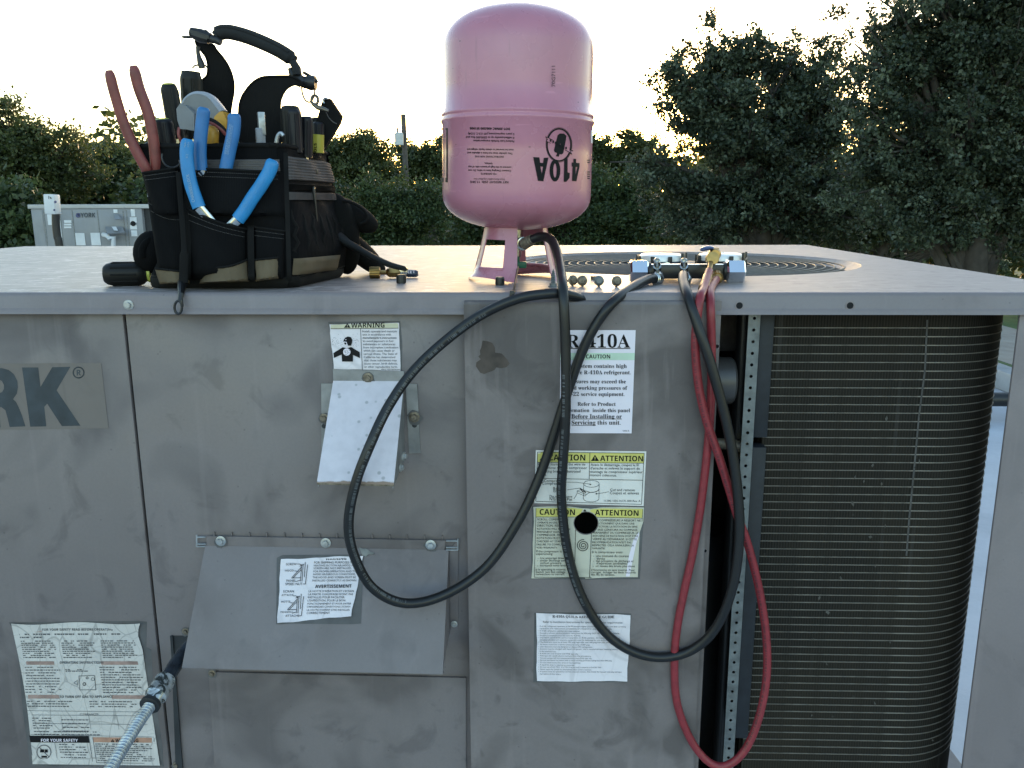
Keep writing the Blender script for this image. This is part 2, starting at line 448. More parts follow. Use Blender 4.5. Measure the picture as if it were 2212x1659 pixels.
# ================================================================== the near rooftop unit
UL, UR = -1.40, .705                   # left and right ends
LF, LB = 1.05, 2.25                  # lid front and back
PY_, AY, UB = 1.062, 1.040, -.80      # main panel plane, service panel plane, unit bottom
unit = empty('rooftop_unit', (-.2, LF, UB - .02), 'large grey rooftop air conditioner filling the foreground with labels and hoods', 'air conditioner')
def PY(Y): return lambda x, y, o=0.0: onY(x, y, Y - o)
ZL = onY(1106, 678, LF).z             # bottom of the lid's turned-down edge
FC = Vector((.262, 1.618, 0)); FR = .33  # fan opening

# lid
mb = MB()
vs, fs = holed([(UL, LF + .006), (UR, LF + .006), (UR, LB), (UL, LB)], [[(FC.x + FR * math.cos(2 * math.pi * k / 96), FC.y + FR * math.sin(2 * math.pi * k / 96)) for k in range(96)]], lambda x, y: Vector((x, y, 0)))
mb.add(vs, fs)
prof = [(LF + .006, 0), (LF + .0022, -.0012), (LF, -.005), (LF, ZL + .0075), (LF - .001, ZL + .006), (LF - .0036, ZL + .0015), (LF - .0038, ZL), (LF - .004, ZL - .0004), (LF + .004, ZL)]
n = len(prof)
HX = [onY(1597, 660, LF), onY(1836, 660, LF)]
xs = [UL, UR]
mb2 = MB(); mb2.add([(x, y, z) for x in xs for y, z in prof], [(i, i + 1, n + i + 1, n + i) for i in range(n - 1)])
mb.bb((UL - .001, LF + .002, ZL), (UL + .001, LB, -.0006)); mb.bb((UR - .001, LF + .002, ZL), (UR + .001, LB, -.0006)); mb.bb((UL, LB - .001, ZL), (UR, LB + .001, -.0006))
# bell mouth round the fan
mb.lathe([(FR, 0), (FR - .003, -.004), (FR - .012, -.008), (FR - .018, -.014), (FR - .02, -.12)], 96, Matrix.Translation(FC))
mb.f = mb.f[:-2]; mb.mi = mb.mi[:-2]
lid = mb.build('lid', 'lid', unit, 40); mb2.build('lid_edge', 'post', unit, 50)
# fan grille: every ring a wire of its own
grille = bpy.data.objects.new('fan_grille', None); COL.objects.link(grille); grille.parent = unit; grille.location = FC + Vector((0, 0, -.008)) - unit.location
mb = MB()
for k in range(6):
    a = rad(15 + 60 * k); d = Vector((math.cos(a), math.sin(a), 0))
    mb.tube([FC + d * (.05 + q * (FR - .062) / 6) + Vector((0, 0, -.0065)) for q in range(7)], .0022, 6)
M['wire'] = simple('grille_wire_enamel', (.12, .11, .10), .55, .1, .2, 60)
mb.build('spoke', 'wire', grille)
for k in range(16):
    r = .058 + k * .0163; mb = MB(); nn = 72
    mb.tube([FC + Vector((r * math.cos(2 * math.pi * i / nn), r * math.sin(2 * math.pi * i / nn), -.004)) for i in range(nn + 1)], .0014, 8, False)
    mb.build('grille_ring', 'wire', grille, 80)
mb = MB(); mb.lathe([(.0005, .0), (.05, -.001), (.055, -.003), (.05, -.006)], 32, Matrix.Translation(FC)); mb.build('hub_plate', 'wire', grille)
fan = bpy.data.objects.new('condenser_fan', None); COL.objects.link(fan); fan.parent = unit; fan.location = FC + Vector((0, 0, -.09)) - unit.location
for k in range(4):
    mb = MB(); a = rad(90 * k + 20)
    def bl(u, v):
        r = .06 + .22 * u; t = a + (v - .5) * (1.05 - .25 * u)
        return FC + Vector((r * math.cos(t), r * math.sin(t), -.10 + .05 * (v - .5)))
    mb.grid(8, 6, bl); mb.build('blade', 'inner', fan)
mb = MB(); mb.lathe([(.001, -.06), (.07, -.065), (.075, -.13), (.06, -.2)], 24, Matrix.Translation(FC)); mb.build('motor', 'inner', fan)
mb = MB(); mb.bb((UL + .02, LF + .35, UB + .05), (UR - .25, LB - .04, -.3)); mb.build('inner_casing', 'void', unit)

# enclosure: back, left end, base
mb = MB(); mb.bb((UL + .012, LB - .03, UB), (UR - .02, LB - .012, ZL)); mb.build('back_panel', 'panel', unit)
mb = MB(); mb.bb((UL + .012, PY_ + .004, UB), (UL + .03, LB - .035, ZL)); mb.build('end_panel', 'panel', unit)
mb = MB(); mb.bb((UL, LF - .002, UB - .05), (UR, LB, UB - .001), .004); mb.build('base_rail', 'post', unit)
mb = MB(); mb.bb((UL + .08, LF + .08, ROOF_Z), (UR - .08, LB - .08, UB - .051)); mb.build('roof_curb', 'galv', unit)

xs1 = onY(268.5, 690, PY_).x; xs2 = onY(1003, 690, AY).x; xs3 = onY(1545, 690, AY).x
def plate(name, x0, x1, z0, z1, Y, mat, bev=.002, t=.012):
    mb = MB(); mb.bb((x0, Y, z0), (x1, Y + t, z1), bev); return mb.build(name, mat, unit)
plate('blower_panel', UL + .013, xs1 - .0016, UB, ZL - .001, PY_, 'panel')
plate('heat_panel', xs1 + .0016, xs2 + .03, UB, ZL - .001, PY_, 'panel')
mb = MB(); mb.bb((UL + .02, PY_ + .013, UB), (xs2 + .03, PY_ + .02, ZL)); mb.build('seam_backing', 'void', unit)

# service panel, unscrewed and hung a little proud of the lid edge, with its knockout hole
zt = onY(1106, 651, AY).z
TB = crop(2000, 1900, 1.95125)
hc = TB((600, 312)); hp = onY(*hc, AY); hr = 94 / 1.95125 * .5486 / F_D * 1.06
mb = MB()
vs, fs = holed([(xs2, UB + .005), (xs3, UB + .005), (xs3, zt - .004), (xs2, zt - .004)], [circ((hp.x, hp.z), hr, 32)], lambda x, z: Vector((x, AY, z)), (0, .0016, 0))
mb.add(vs, fs)
mb.add([(x, y, z) for x in (xs2, xs3) for y, z in [(AY, zt - .004), (AY + .0012, zt - .0012), (AY + .004, zt), (AY + .0235, zt + .001), (AY + .0235, zt - .001)]], [(i, i + 1, 6 + i, 5 + i) for i in range(4)])
mb.bb((xs2 - .0005, AY + .0004, UB + .005), (xs2 + .0012, AY + .022, zt - .004))
mb.build('service_panel', 'panel2', unit)
# its right flange, stepped back, with screw holes
xs3b = onY(1557, 690, AY + .008).x
fh = [onY(1545 + 4, 748, AY + .008), onY(1520 + 3, 1190, AY + .008)]
mb = MB(); vs, fs = holed([(xs3 + .0004, UB + .005), (xs3b, UB + .005), (xs3b, zt + .0), (xs3 + .0004, zt + .0)], [circ((p.x, p.z), .0026, 12) for p in fh], lambda x, z: Vector((x, AY + .008, z)), (0, .0015, 0))
mb.add(vs, fs); mb.bb((xs3 - .0006, AY + .0004, UB + .005), (xs3 + .0008, AY + .0085, zt - .002)); mb.build('service_panel_flange', 'panel2', unit)
for p in HX + fh:
    mb = MB(); Yp = p.y
    mb.lathe([(.0024 if p in fh else .0042, 0), (.0032 if p in fh else .0058, .0002), (.0032 if p in fh else .0058, .0005), (.0024 if p in fh else .0042, .0007)], 18, frame(Vector((p.x, Yp, p.z)), (0, -1, 0)))
    mb.f = mb.f[:-2]; mb.mi = mb.mi[:-2]
    mb.build('hole_rim', 'post', unit)
for p in HX:
    mb = MB(); mb.lathe([(.0001, .0006), (.0043, .0006), (.0043, .0003)], 18, frame(p, (0, -1, 0))); mb.build('hole_shade_disc', 'void', unit)  # dark disc laid on the lip, the hole's shade in its colour

M['pipegrey'] = simple('pale_pipe_enamel', (.07, .067, .068), .4, .2, .1, 20)
# open compressor bay between the service panel and the coil
x0 = xs3b; cx0 = onY(1662, 690, 1.10).x
mb = MB(); mb.bb((xs2 + .02, 1.36, UB), (cx0 + .06, 1.37, ZL)); mb.bb((xs2 + .02, 1.07, UB), (xs2 + .026, 1.36, ZL)); mb.bb((cx0 + .045, 1.16, UB), (cx0 + .05, 1.36, ZL)); mb.build('bay_lining', 'void', unit)
mb = MB(); a = onY(1583, 822, 1.115); mb.tube([(a.x - .12, 1.115, a.z), (a.x - .003, 1.115, a.z), (a.x, 1.115, a.z)], [.032, .032, .029], 28); mb.build('accumulator', 'pipegrey', unit)
mb = MB(); a = onY(1606, 700, 1.135); mb.tube([(a.x, 1.135, ZL), (a.x, 1.135, UB)], .0095, 16); mb.build('riser_pipe', 'blackmetal', unit)
mb = MB(); a = onY(1586, 960, 1.12); mb.tube([a + Vector((-.05, .01, 0)), a, a + Vector((.012, -.006, -.004))], .008, 12); mb.box(a + Vector((.012, -.004, -.006)), (.012, .012, .026), None, .002); mb.build('pipe_joint', 'rustyscrew', unit)
# compressor bulk, seen dim through the gap
mb = MB(); a = onY(1560, 1150, 1.24); mb.lathe([(.0, 0), (.05, .0), (.075, -.03), (.078, -.2), (.07, -.4)], 24, Matrix.Translation((a.x - .03, 1.27, a.z))); mb.build('compressor', 'blackmetal', unit)
# perforated galvanised strip
sa = onY(1617.5, 676, 1.082); sb = onY(1643, 676, 1.082); SX0, SX1 = sa.x, sa.x + .0155
mb = MB(); NH = 50; zz0 = ZL - .002; dz = (zz0 - UB) / NH; cxm = (SX0 + SX1) / 2
for i in range(NH):
    zc = zz0 - dz * (i + .5)
    sq = [(SX1, zc), (SX1, zc + dz / 2), (cxm, zc + dz / 2), (SX0, zc + dz / 2), (SX0, zc), (SX0, zc - dz / 2), (cxm, zc - dz / 2), (SX1, zc - dz / 2)]
    ho = circ((cxm, zc), .0022, 8)
    mb.add([(x, 1.082, z) for x, z in sq + ho], [(k, (k + 1) % 8, 8 + (k + 1) % 8, 8 + k) for k in range(8)])
mb.build('perforated_strip', 'galvdark', unit, recalc=False)
a = onY(1643, 676, 1.09); b = onY(1664, 676, 1.09)
zmid = onY(1625, 945, 1.09).z; zbot = onY(1600, 1590, 1.09).z
mb = MB(); mb.bb((SX1 + .001, 1.088, zmid), (cx0 + .004, 1.11, ZL - .002), .002); mb.build('coil_header', 'bluehdr', unit)
mb = MB(); mb.bb((SX1 + .0, 1.084, zbot), (cx0 + .003, 1.11, zmid - .012), .002); mb.build('coil_header', 'bluehdr', unit)

# condenser coil: dark fins in bands between pale flat tubes, wrapping round the corner
CY, CR = 1.100, .115
cxe = onY(2166, 690, 1.155).x + .0169            # outer face on the right-hand side
path = [(cx0, CY), (cxe - CR, CY)] + [(cxe - CR + CR * math.sin(rad(t)), CY + CR - CR * math.cos(rad(t))) for t in range(6, 91, 6)] + [(cxe, LB - .09)]
seg = []
for (ax, ay), (bx, by) in zip(path, path[1:]): seg.append(math.hypot(bx - ax, by - ay))
CZ0, CZ1 = UB + .035, ZL + .004
def fin_mat():
    k = NT('coil_fins')
    tc = k.n('ShaderNodeTexCoord'); sx = k.n('ShaderNodeSeparateXYZ'); k.l(tc.outputs['UV'], sx.inputs[0])
    v = k.coord()
    w = k.n('ShaderNodeTexWave', wave_type='BANDS', bands_direction='X'); w.inputs['Scale'].default_value = 520 / 6.283; w.inputs['Distortion'].default_value = .35; w.inputs['Detail'].default_value = 1
    k.l(tc.outputs['UV'], w.inputs['Vector'])
    c = k.ramp(w.outputs['Fac'], [(.2, (.014, .0128, .0112)), (.8, (.028, .025, .021))])
    c = k.mix(k.ramp(k.noise(v, 5, 4), [(.35, 0.0), (.7, .5)]), c, (.034, .028, .020))
    vo = k.n('ShaderNodeTexVoronoi'); vo.inputs['Scale'].default_value = 26; k.l(v, vo.inputs['Vector'])
    c = k.mix(k.ramp(vo.outputs['Distance'], [(.03, .4), (.06, 0.0)]), c, (.07, .065, .06))
    vs = k.coord((40, 40, 1.6)); c = k.mix(k.ramp(k.noise(vs, 1.4, 3), [(.66, 0.0), (.78, .35)]), c, (.12, .115, .11))
    k.l(c, k.b.inputs['Base Color']); k.b.inputs['Roughness'].default_value = .85; k.b.inputs['Specular IOR Level'].default_value = .12
    b = k.n('ShaderNodeBump'); b.inputs['Strength'].default_value = .25; b.inputs['Distance'].default_value = .001
    k.l(w.outputs['Fac'], b.inputs['Height']); k.l(b.outputs['Normal'], k.b.inputs['Normal'])
    return k.m
M['fins'] = fin_mat()
M['tube'] = simple('coil_tube_edge', (.165, .148, .125), .6, .2, .65, 22)
coil = bpy.data.objects.new('condenser_coil', None); COL.objects.link(coil); coil.parent = unit; coil.location = Vector((cx0, CY, CZ0)) - unit.location
def strip(path, off, z0, z1, uv=False, th=None):
    pts = []
    for i, (x, y) in enumerate(path):
        ax, ay = path[max(i - 1, 0)]; bx, by = path[min(i + 1, len(path) - 1)]
        L = math.hypot(bx - ax, by - ay); nx, ny = (by - ay) / L, -(bx - ax) / L
        pts.append((x + nx * off, y + ny * off))
    return pts
mb = MB(); p0 = strip(path, 0, 0, 0); p1 = strip(path, -.022, 0, 0); n = len(p0)
mb.add([(x, y, z) for z in (CZ0, CZ1) for x, y in p0] + [(x, y, z) for z in (CZ0, CZ1) for x, y in p1],
       [(i, i + 1, n + i + 1, n + i) for i in range(n - 1)] + [(2 * n + i, 3 * n + i, 3 * n + i + 1, 2 * n + i + 1) for i in range(n - 1)] + [(n + i, n + i + 1, 3 * n + i + 1, 3 * n + i) for i in range(n - 1)])
fc = mb.build('fin_core', 'fins', coil, 60)
uvl = fc.data.uv_layers.new(name='uv'); cum = [0]
for s_ in seg: cum.append(cum[-1] + s_)
for lp in fc.data.loops:
    co = fc.data.vertices[lp.vertex_index].co + fc.location + coil.location + unit.location; 
    uvl.data[lp.index].uv = (cum[lp.vertex_index % n], co.z)
NTB = 57; po = strip(path, .0011, 0, 0); pi = strip(path, -.004, 0, 0)
hz = .0006; mbt = MB()
mbt.add([(x, y, z) for z in (-hz, hz) for x, y in po] + [(x, y, z) for z in (-hz, hz) for x, y in pi],
        [(i, i + 1, n + i + 1, n + i) for i in range(n - 1)] + [(i, i + 1, 2 * n + i + 1, 2 * n + i) for i in range(n - 1)] + [(n + i, n + i + 1, 3 * n + i + 1, 3 * n + i) for i in range(n - 1)])
zt0 = onY(1800, 708, CY).z; zt1 = onY(1800, 1643, CY).z
t0 = mbt.build('flat_tube', 'tube', coil, 60); t0.location = Vector((0, 0, zt0)) - coil.location - unit.location
for k in range(1, NTB):
    clone(t0, Vector((0, 0, zt0 + (zt1 - zt0) * k / (NTB - 1))) - coil.location - unit.location, coil)
M['lintdark'] = simple('bent_fin_grey', (.07, .066, .062), .8, 0, .4, 30)
M['lint'] = simple('pale_lint', (.085, .078, .068), .9, 0, .3, 80)
PCO = PY(CY)
I = Ink(PCO); I.line([(2003, 692), (1998, 800), (1985, 900), (1975, 1010), (1964, 1120), (1958, 1200)], 4); I.build('bent_fin_streak', ['lintdark'], coil, .0014)
rr = random.Random(12)
for k in range(20):
    lx, ly = (rr.uniform(1700, 2020), rr.uniform(880, 1600)) if k > 6 else ((1915, 905), (1885, 1005), (1842, 1088), (1880, 1160), (1770, 1292), (1788, 1322), (1890, 1520))[k]
    w_ = rr.uniform(1.2, 3.2) * (1.5 if k < 7 else 1); h_ = rr.uniform(2.5, 6) * (1.4 if k < 7 else 1); a_ = rr.uniform(-.4, .4)
    I = Ink(PCO); I.poly([(lx - w_, ly + rr.uniform(-1, 1)), (lx + a_ * h_, ly - h_), (lx + w_, ly + rr.uniform(-1, 1)), (lx - a_ * h_, ly + h_)]); I.build('lint_fleck', ['lint'], coil, .0016)
mb = MB(); mb.bb((cx0 - .05, CY - .012, UB), (cxe + .0, CY + .03, CZ0 - .003), .003); mb.build('coil_tray', 'blackmetal', unit)

# corner post
px = onY(2204, 676, LF + .004).x
mb = MB(); mb.bb((px, LF + .004, UB), (UR - .002, LF + .0075, ZL), .001); mb.prism([(px + .0002, LF + .0042, UB), (px + .0004, LF + .0078, UB), (px + .007, LF + .016, UB), (px + .0085, LF + .015, UB)], (0, 0, ZL - UB)); mb.bb((UR - .006, LF + .0078, UB), (UR - .003, LF + .11, ZL)); mb.build('corner_post', 'post', unit)
mb = MB(); mb.bb((UR - .006, LB - .12, UB), (UR - .003, LB - .04, ZL)); mb.build('corner_post', 'post', unit)

# hex screws
def hexscrew(name, p, d, r, mat, parent, tilt=0):
    mb = MB(); Mx = frame(p, d)
    if mat != 'zinc' and d == (0, -1, 0):      # grime collected round the washer
        gm = MB(); rg = random.Random(int(p.x * 9999)); gm.add([p + Vector((math.cos(a_ * .45) * r * rg.uniform(1.7, 2.5), -.0002, math.sin(a_ * .45) * r * rg.uniform(1.7, 2.6) - r * .3)) for a_ in range(14)], [tuple(range(14))]); gm.build('grime_ring', 'residue', parent, recalc=False)
    mb.lathe([(r * 1.55, 0), (r * 1.6, r * .22), (r * 1.2, r * .36)], 20, Mx)
    mb.lathe([(r, r * .3), (r, r * .95), (r * .88, r * 1.12), (r * .6, r * 1.14)], 6, Mx @ Matrix.Rotation(tilt, 4, 'Z'))
    return mb.build(name, mat, parent, 30)
hexscrew('screw', onY(278, 659, LF), (0, -1, 0), .0042, 'zinc', unit, .3)

# ---- flue hood
TC = crop(1200, 1220, 2.127)
P_ = PY_
def C_(x, y, Y): return onY(*TC((x, y)), Y)
for pts in ([(137, 618), (250, 618), (250, 1192), (140, 1190)], [(845, 622), (940, 622), (970, 1200), (873, 1203)]):
    mb = MB(); mb.prism([C_(x, y, P_ - .0025) for x, y in pts], (0, .002, 0)); mb.build('hood_bracket', 'hoodmetal', unit)
tl, tr = C_(238, 594, P_ - .004), C_(832, 598, P_ - .004); HB = .968
bl_, br_ = C_(100, 1450, HB), C_(745, 1466, HB)
mb = MB(); a, b = C_(235, 497, P_ - .004), C_(829, 515, P_ - .004)
mb.prism([a, b, tr, tl], (0, .0015, 0)); mb.build('hood_flange', 'hoodmetal', unit)
nrm = (tr - tl).cross(bl_ - tl).normalized()
if nrm.y > 0: nrm = -nrm
hood = MB(); hood.grid(6, 10, lambda u, v: (tl.lerp(tr, u)).lerp(bl_.lerp(br_, u), v)); 
fl = hood.build('flue_hood', 'fluehood', unit)
mb = MB(); mb.prism([bl_ + Vector((0, .0006, -.0003)), br_ + Vector((0, .0006, -.0003)), br_ + Vector((0, .0006, -.0022)), bl_ + Vector((0, .0006, -.0022))], (0, .0012, 0)); mb.build('hood_lip', 'rustyscrew', unit)
mb = MB()
for p, q, sx in ((tr, br_, -1), (tl, bl_, 1)):
    e = Vector((sx * .0008, .0012, 0)); back = Vector((p.x + (q.x - p.x) * .0, P_ - .003, q.z + .012))
    mb.prism([p + e, q + e + Vector((0, 0, -.005)), Vector((q.x + sx * .0008, P_ - .003, q.z + .004))], (sx * .0012, 0, 0))
mb.build('hood_side', 'hoodmetal', unit)
for (x, y, r, mt) in ((530, 568, .0042, 'rustyscrew'), (163, 905, .0038, 'rustyscrew'), (918, 897, .0046, 'rustyscrew')):
    hexscrew('screw', C_(x, y, P_ - .004), (0, -1, 0), r, mt, unit, .2)
for (x, y) in ((163, 973), (919, 966)):
    mb = MB(); mb.lathe([(.0001, .0004), (.0034, .0004), (.0034, .0)], 14, frame(C_(x, y, P_ - .0026), (0, -1, 0))); mb.build('hole_shade_disc', 'inner', unit)  # dark disc on the bracket, coloured as the shade inside a hole
for (x, y) in ((828, 1227), (803, 1320)):
    hexscrew('screw', C_(x, y, P_ - .05), (1, -.35, 0), .0036, 'zinc', unit, .2)

# ---- combustion air hood
TD = crop(600, 2000, 1.62)
def D_(x, y, Y): return onY(*TD((x, y)), Y)
ql, qr = D_(337, 240, P_ - .005), D_(1890, 268, P_ - .005); HB2 = .966
gl, gr = D_(187, 1020, HB2), D_(1852, 1060, HB2)
mb = MB(); mb.prism([D_(343, 180, P_ - .005), D_(1871, 208, P_ - .005), qr + Vector((-.006, 0, 0)), ql + Vector((.002, 0, 0))], (0, .0015, 0)); mb.build('air_hood_flange', 'panel', unit)
H_N = (qr - ql).cross(gl - ql).normalized()
if H_N.y > 0: H_N = -H_N
M['hoodpaint'] = painted('hood_enamel', (.210, .181, .181), (.112, .095, .096), blot=5, thr=(.58, .66), amount=.5)
mb = MB(); mb.grid(10, 8, lambda u, v: (ql.lerp(qr, u)).lerp(gl.lerp(gr, u), v) - H_N * .0003)
mb.prism([gl + Vector((.0002, .001, -.0004)), gr + Vector((-.0002, .001, -.0004)), gr + Vector((0, .012, -.003)), gl + Vector((0, .012, -.003))], (0, .0, -.0012))
for p, q, sx in ((qr, gr, -1), (ql, gl, 1)):
    mb.prism([p + Vector((sx * .0005, .0015, 0)), q + Vector((sx * .0005, .0015, -.0005)), Vector((q.x, P_ - .004, q.z + .012)), Vector((p.x, P_ - .004, p.z))], (sx * .0012, 0, 0))
mb.build('air_hood', 'hoodpaint', unit)
for (x, y, mt) in ((437, 210, 'galv'), (1107, 222, 'zinc'), (1776, 235, 'galv'), (1925, 740, 'zinc')):
    hexscrew('screw', D_(x, y, P_ - .006), (0, -1, 0), .0045 if y < 300 else .003, mt, unit, .1)
mb = MB(); mb.prism([D_(1893, 285, P_ - .003), D_(1948, 200, P_ - .003), D_(1952, 780, P_ - .003), D_(1903, 785, P_ - .003)], (0, .002, 0)); mb.build('side_flange', 'panel', unit)
for k in range(14):      # spring-clip teeth of the screen above the hood
    x = 392 + 112 * k
    if x == 392 + 112 * 8: continue
    mb = MB(); p = D_(x, 165 + 26 * k / 14, P_ - .003); mb.box(p + Vector((0, .0015, -.002)), (.0014, .002, .009)); mb.build('screen_clip', 'panel2', unit)
for xa, xb, ya, yb in ((283, 342, 186, 246), (1874, 1950, 210, 268)):
    mb = MB()
    for y in (ya, yb - 16, yb): mb.tube([D_(xa, y, P_ - .004), D_(xb, y, P_ - .004)], .0012, 6)
    mb.tube([D_(xa if xa < 1000 else xb, ya - 14, P_ - .004), D_(xa if xa < 1000 else xb, yb, P_ - .004)], .0012, 6); mb.build('screen_wire', 'galv', unit)
# lower cover plates beside the gas entry
mb = MB(); mb.prism([D_(358, 1048, P_ - .004), D_(2000, 1085, P_ - .004), D_(2000, 1720, P_ - .004), D_(402, 1720, P_ - .004)], (0, .0035, 0)); mb.build('burner_cover', 'panel', unit)
a, b = D_(118, 818, P_ - .003), D_(190, 1640, P_ - .003)
mb = MB(); mb.prism([D_(112, 815, P_ - .0006), D_(300, 815, P_ - .0006), D_(300, 960, P_ - .0006), D_(122, 960, P_ - .0006)], (0, .0004, 0)); mb.build('gas_entry_slot', 'inner', unit)
mb = MB(); mb.prism([D_(118, 818, P_ - .003), D_(128, 818, P_ - .003), D_(196, 1720, P_ - .003), D_(150, 1720, P_ - .003)], (0, .0025, 0)); mb.build('cover_edge', 'inner', unit)
for (x, y) in ((212, 788), (380, 1055), (152, 1640)):
    hexscrew('screw', D_(x, y, P_ - .005 if x == 380 else P_ - .001), (0, -1, 0), .0032, 'rustyscrew', unit)

# ================================================================== labels on the unit
def bilin(q, u, v):
    (a, b, c, d) = [Vector((p[0], p[1])) for p in q]
    return a.lerp(b, u).lerp(d.lerp(c, u), v)
def sheet(name, T, q, proj, mat, label, curl=.0012, nu=14, nv=10, seed=0, wob=0.0, edge=None):
    """a stuck-on paper: corner points q (crop points), edges lifting a little"""
    rnd = random.Random(seed); ph = [rnd.uniform(0, 6.28) for _ in range(6)]
    mb = MB()
    def fn(u, v):
        p = bilin(q, u, v)
        e = min(u, 1 - u, v, 1 - v)
        if wob:
            wx = math.sin(v * 9 + ph[0]) * .6 + math.sin(v * 23 + ph[1]) * .4; wy = math.sin(u * 8 + ph[2]) * .6 + math.sin(u * 21 + ph[3]) * .4
            if u in (0, 1): p.x += wob * wx
            if v in (0, 1): p.y += wob * wy
        if edge: p = Vector(edge(u, v, p))
        lift = .0005 + curl * max(0, 1 - e * 14) * (.55 + .45 * math.sin(u * 7 + v * 5 + ph[4])) + (curl * 1.6 if (u in (0, 1) and v in (0, 1)) else 0)
        return proj(*T(p), lift)
    mb.grid(nu, nv, fn)
    o = mb.build(name, mat, unit, 60, recalc=False)
    if label: o['label'] = label
    return o
PP, PA = PY(PY_), PY(AY)
LIFT = .0013

# --- R-410A caution sheet
TA = crop(2000, 1200, 2.07375)
s = sheet('refrigerant_notice', TA, [(433, 207), (1043, 207), (1010, 1050), (420, 1048)], PA, 'white', 'white notice headed R-410A in large serif letters', .0003)
I = Ink(PA, TA)
I.m = 1; I.poly([(429, 393), (1036, 394), (1033, 452), (427, 451)]); I.m = 0; I.z = .0003
I.text(serif('R-410A'), 478, 350, 998, h=108); I.rect(478, 354, 1000, 360)
I.text(bold('CAUTION'), 637, 438, 835)
for t, x0, x1, y in (('This system contains high', 452, 970, 515), ('pressure R-410A refrigerant.', 441, 1003, 567), ('Pressures may exceed the', 468, 963, 641), ('rated working pressures of', 462, 975, 693), ('R-22 service equipment.', 487, 952, 744), ('Refer to Product', 568, 880, 825), ('Information  inside this panel', 441, 997, 876), ('Before Installing or', 518, 930, 927), ('Servicing this unit.', 520, 920, 978)):
    I.text(serif(t), x0, y, x1, y + 1)
I.rect(518, 931, 930, 935); I.rect(520, 983, 717, 987); I.text('10682 B', 938, 1035, 990)
I.build('lettering', ['ink', 'palegreen'], s, .0008)

# --- wire-tie caution label
s = sheet('compressor_label', TA, [(228, 1187), (1130, 1197), (1108, 1643), (215, 1620)], PA, 'offwhite', 'bilingual label with yellow caution heading and compressor drawing', .0004, seed=3)
I = Ink(PA, TA); I.m = 1
I.poly([(242, 1204), (667, 1209), (665, 1288), (240, 1286)]); I.poly([(671, 1209), (1113, 1213), (1110, 1294), (670, 1288)]); I.m = 0; I.z = .0003
I.line([(242, 1203), (1113, 1213), (1091, 1630), (228, 1606), (242, 1203)], 4)
I.line([(240, 1286), (1110, 1294)], 4); I.line([(669, 1208), (664, 1421)], 4); I.line([(234, 1417), (1101, 1433)], 4)
I.warn(258, 1270, 62, 46, 1); I.warn(678, 1276, 66, 52, 1)
I.text(bold('CAUTION'), 333, 1270, 632, 1272); I.text(bold('ATTENTION'), 753, 1275, 1103, 1279)
for t, x0, x1, y in (('Prior to startup, cut the wire tie', 245, 632, 1312), ('and remove the top compressor', 244, 646, 1341), ('mounting bracket illustrated', 243, 592, 1370), ('below.', 241, 316, 1397)):
    I.text(t, x0, y - 1, x1, y + 1)
for t, x0, x1, y in (('Avant le démarrage, coupez le fil', 676, 1068, 1317), ("d'attache et enlevez le support de", 674, 1077, 1345), ('montage de compresseur supérieur', 673, 1100, 1374), ('montré cidessous.', 672, 888, 1401)):
    I.text(t, x0, y - 1, x1, y + 2)
for t, x0, x1, y in (('Compressor', 293, 462, 1447), ('Compresseur', 278, 462, 1469), ('Remove', 370, 473, 1509), ('Enlevez', 372, 473, 1530), ('Do not remove', 340, 525, 1574), ("N'Enlevez Pas", 340, 525, 1598), ('Cut and remove', 835, 1037, 1521), ('Coupez et enlevez', 833, 1070, 1547), ('11206 / 035-16131-000 Rev. A', 785, 1082, 1609)):
    I.text(t, x0, y, x1, y + 2)
I.ring((682, 1462), 63, 3, 28, 28); I.line([(619, 1462), (617, 1582)], 3); I.line([(745, 1462), (743, 1584)], 3); I.ring((680, 1583), 63, 3, 16, 27, 0, 180); I.ring((682, 1500), 63, 5, 14, 32, 10, 120)
I.line([(462, 1448), (560, 1450), (672, 1465)], 3); I.poly([(684, 1467), (668, 1460), (668, 1473)])
I.line([(484, 1512), (590, 1496), (640, 1532)], 3); I.line([(565, 1520), (640, 1550), (670, 1532), (600, 1508), (565, 1520), (566, 1536), (628, 1562), (640, 1550)], 3); I.line([(590, 1500), (612, 1528)], 7); I.line([(612, 1510), (634, 1536)], 6)
I.line([(540, 1585), (566, 1538)], 3); I.line([(823, 1527), (722, 1546)], 3); I.poly([(716, 1536), (728, 1540), (720, 1552)])
I.build('lettering', ['ink', 'yellow'], s, .0008)

# --- scroll compressor label, pierced by the knockout hole
q = [(195, 185), (1047, 190), (998, 726), (180, 735)]
mb = MB(); outl = [(195, 187), (330, 183), (470, 184), (560, 196), (640, 202), (720, 190), (880, 187), (1047, 191), (1040, 300), (1012, 385), (1004, 560), (998, 727), (800, 728), (596, 738), (590, 730), (400, 732), (180, 737), (192, 600), (190, 465), (200, 300)]
vs, fs = holed(outl, [circ((600, 312), 97, 30, 90)], lambda x, y: PA(*TB((x, y)), .0006)); mb.add(vs, fs)
s = mb.build('rotation_label', 'oldcream', unit, recalc=False); s['label'] = 'worn bilingual label pierced by a round black hole'
I = Ink(PA, TB); I.m = 1
I.poly([(216, 198), (500, 196), (575, 204), (560, 235), (520, 262), (214, 262)]); I.poly([(640, 207), (720, 199), (1037, 203), (1033, 272), (684, 264), (660, 235), (630, 222)])
I.m = 2; I.tess([(1004, 380), (965, 440), (930, 560), (905, 722), (935, 722), (958, 600), (985, 470), (1010, 400)]); I.m = 0; I.z = .0003
I.line([(214, 265), (517, 265)], 3); I.line([(686, 267), (1034, 274)], 3); I.line([(216, 198), (203, 728), (640, 730)], 3); I.line([(1037, 203), (1030, 300)], 3)
I.line([(520, 362), (512, 728)], 4); I.line([(642, 392), (627, 728)], 4)
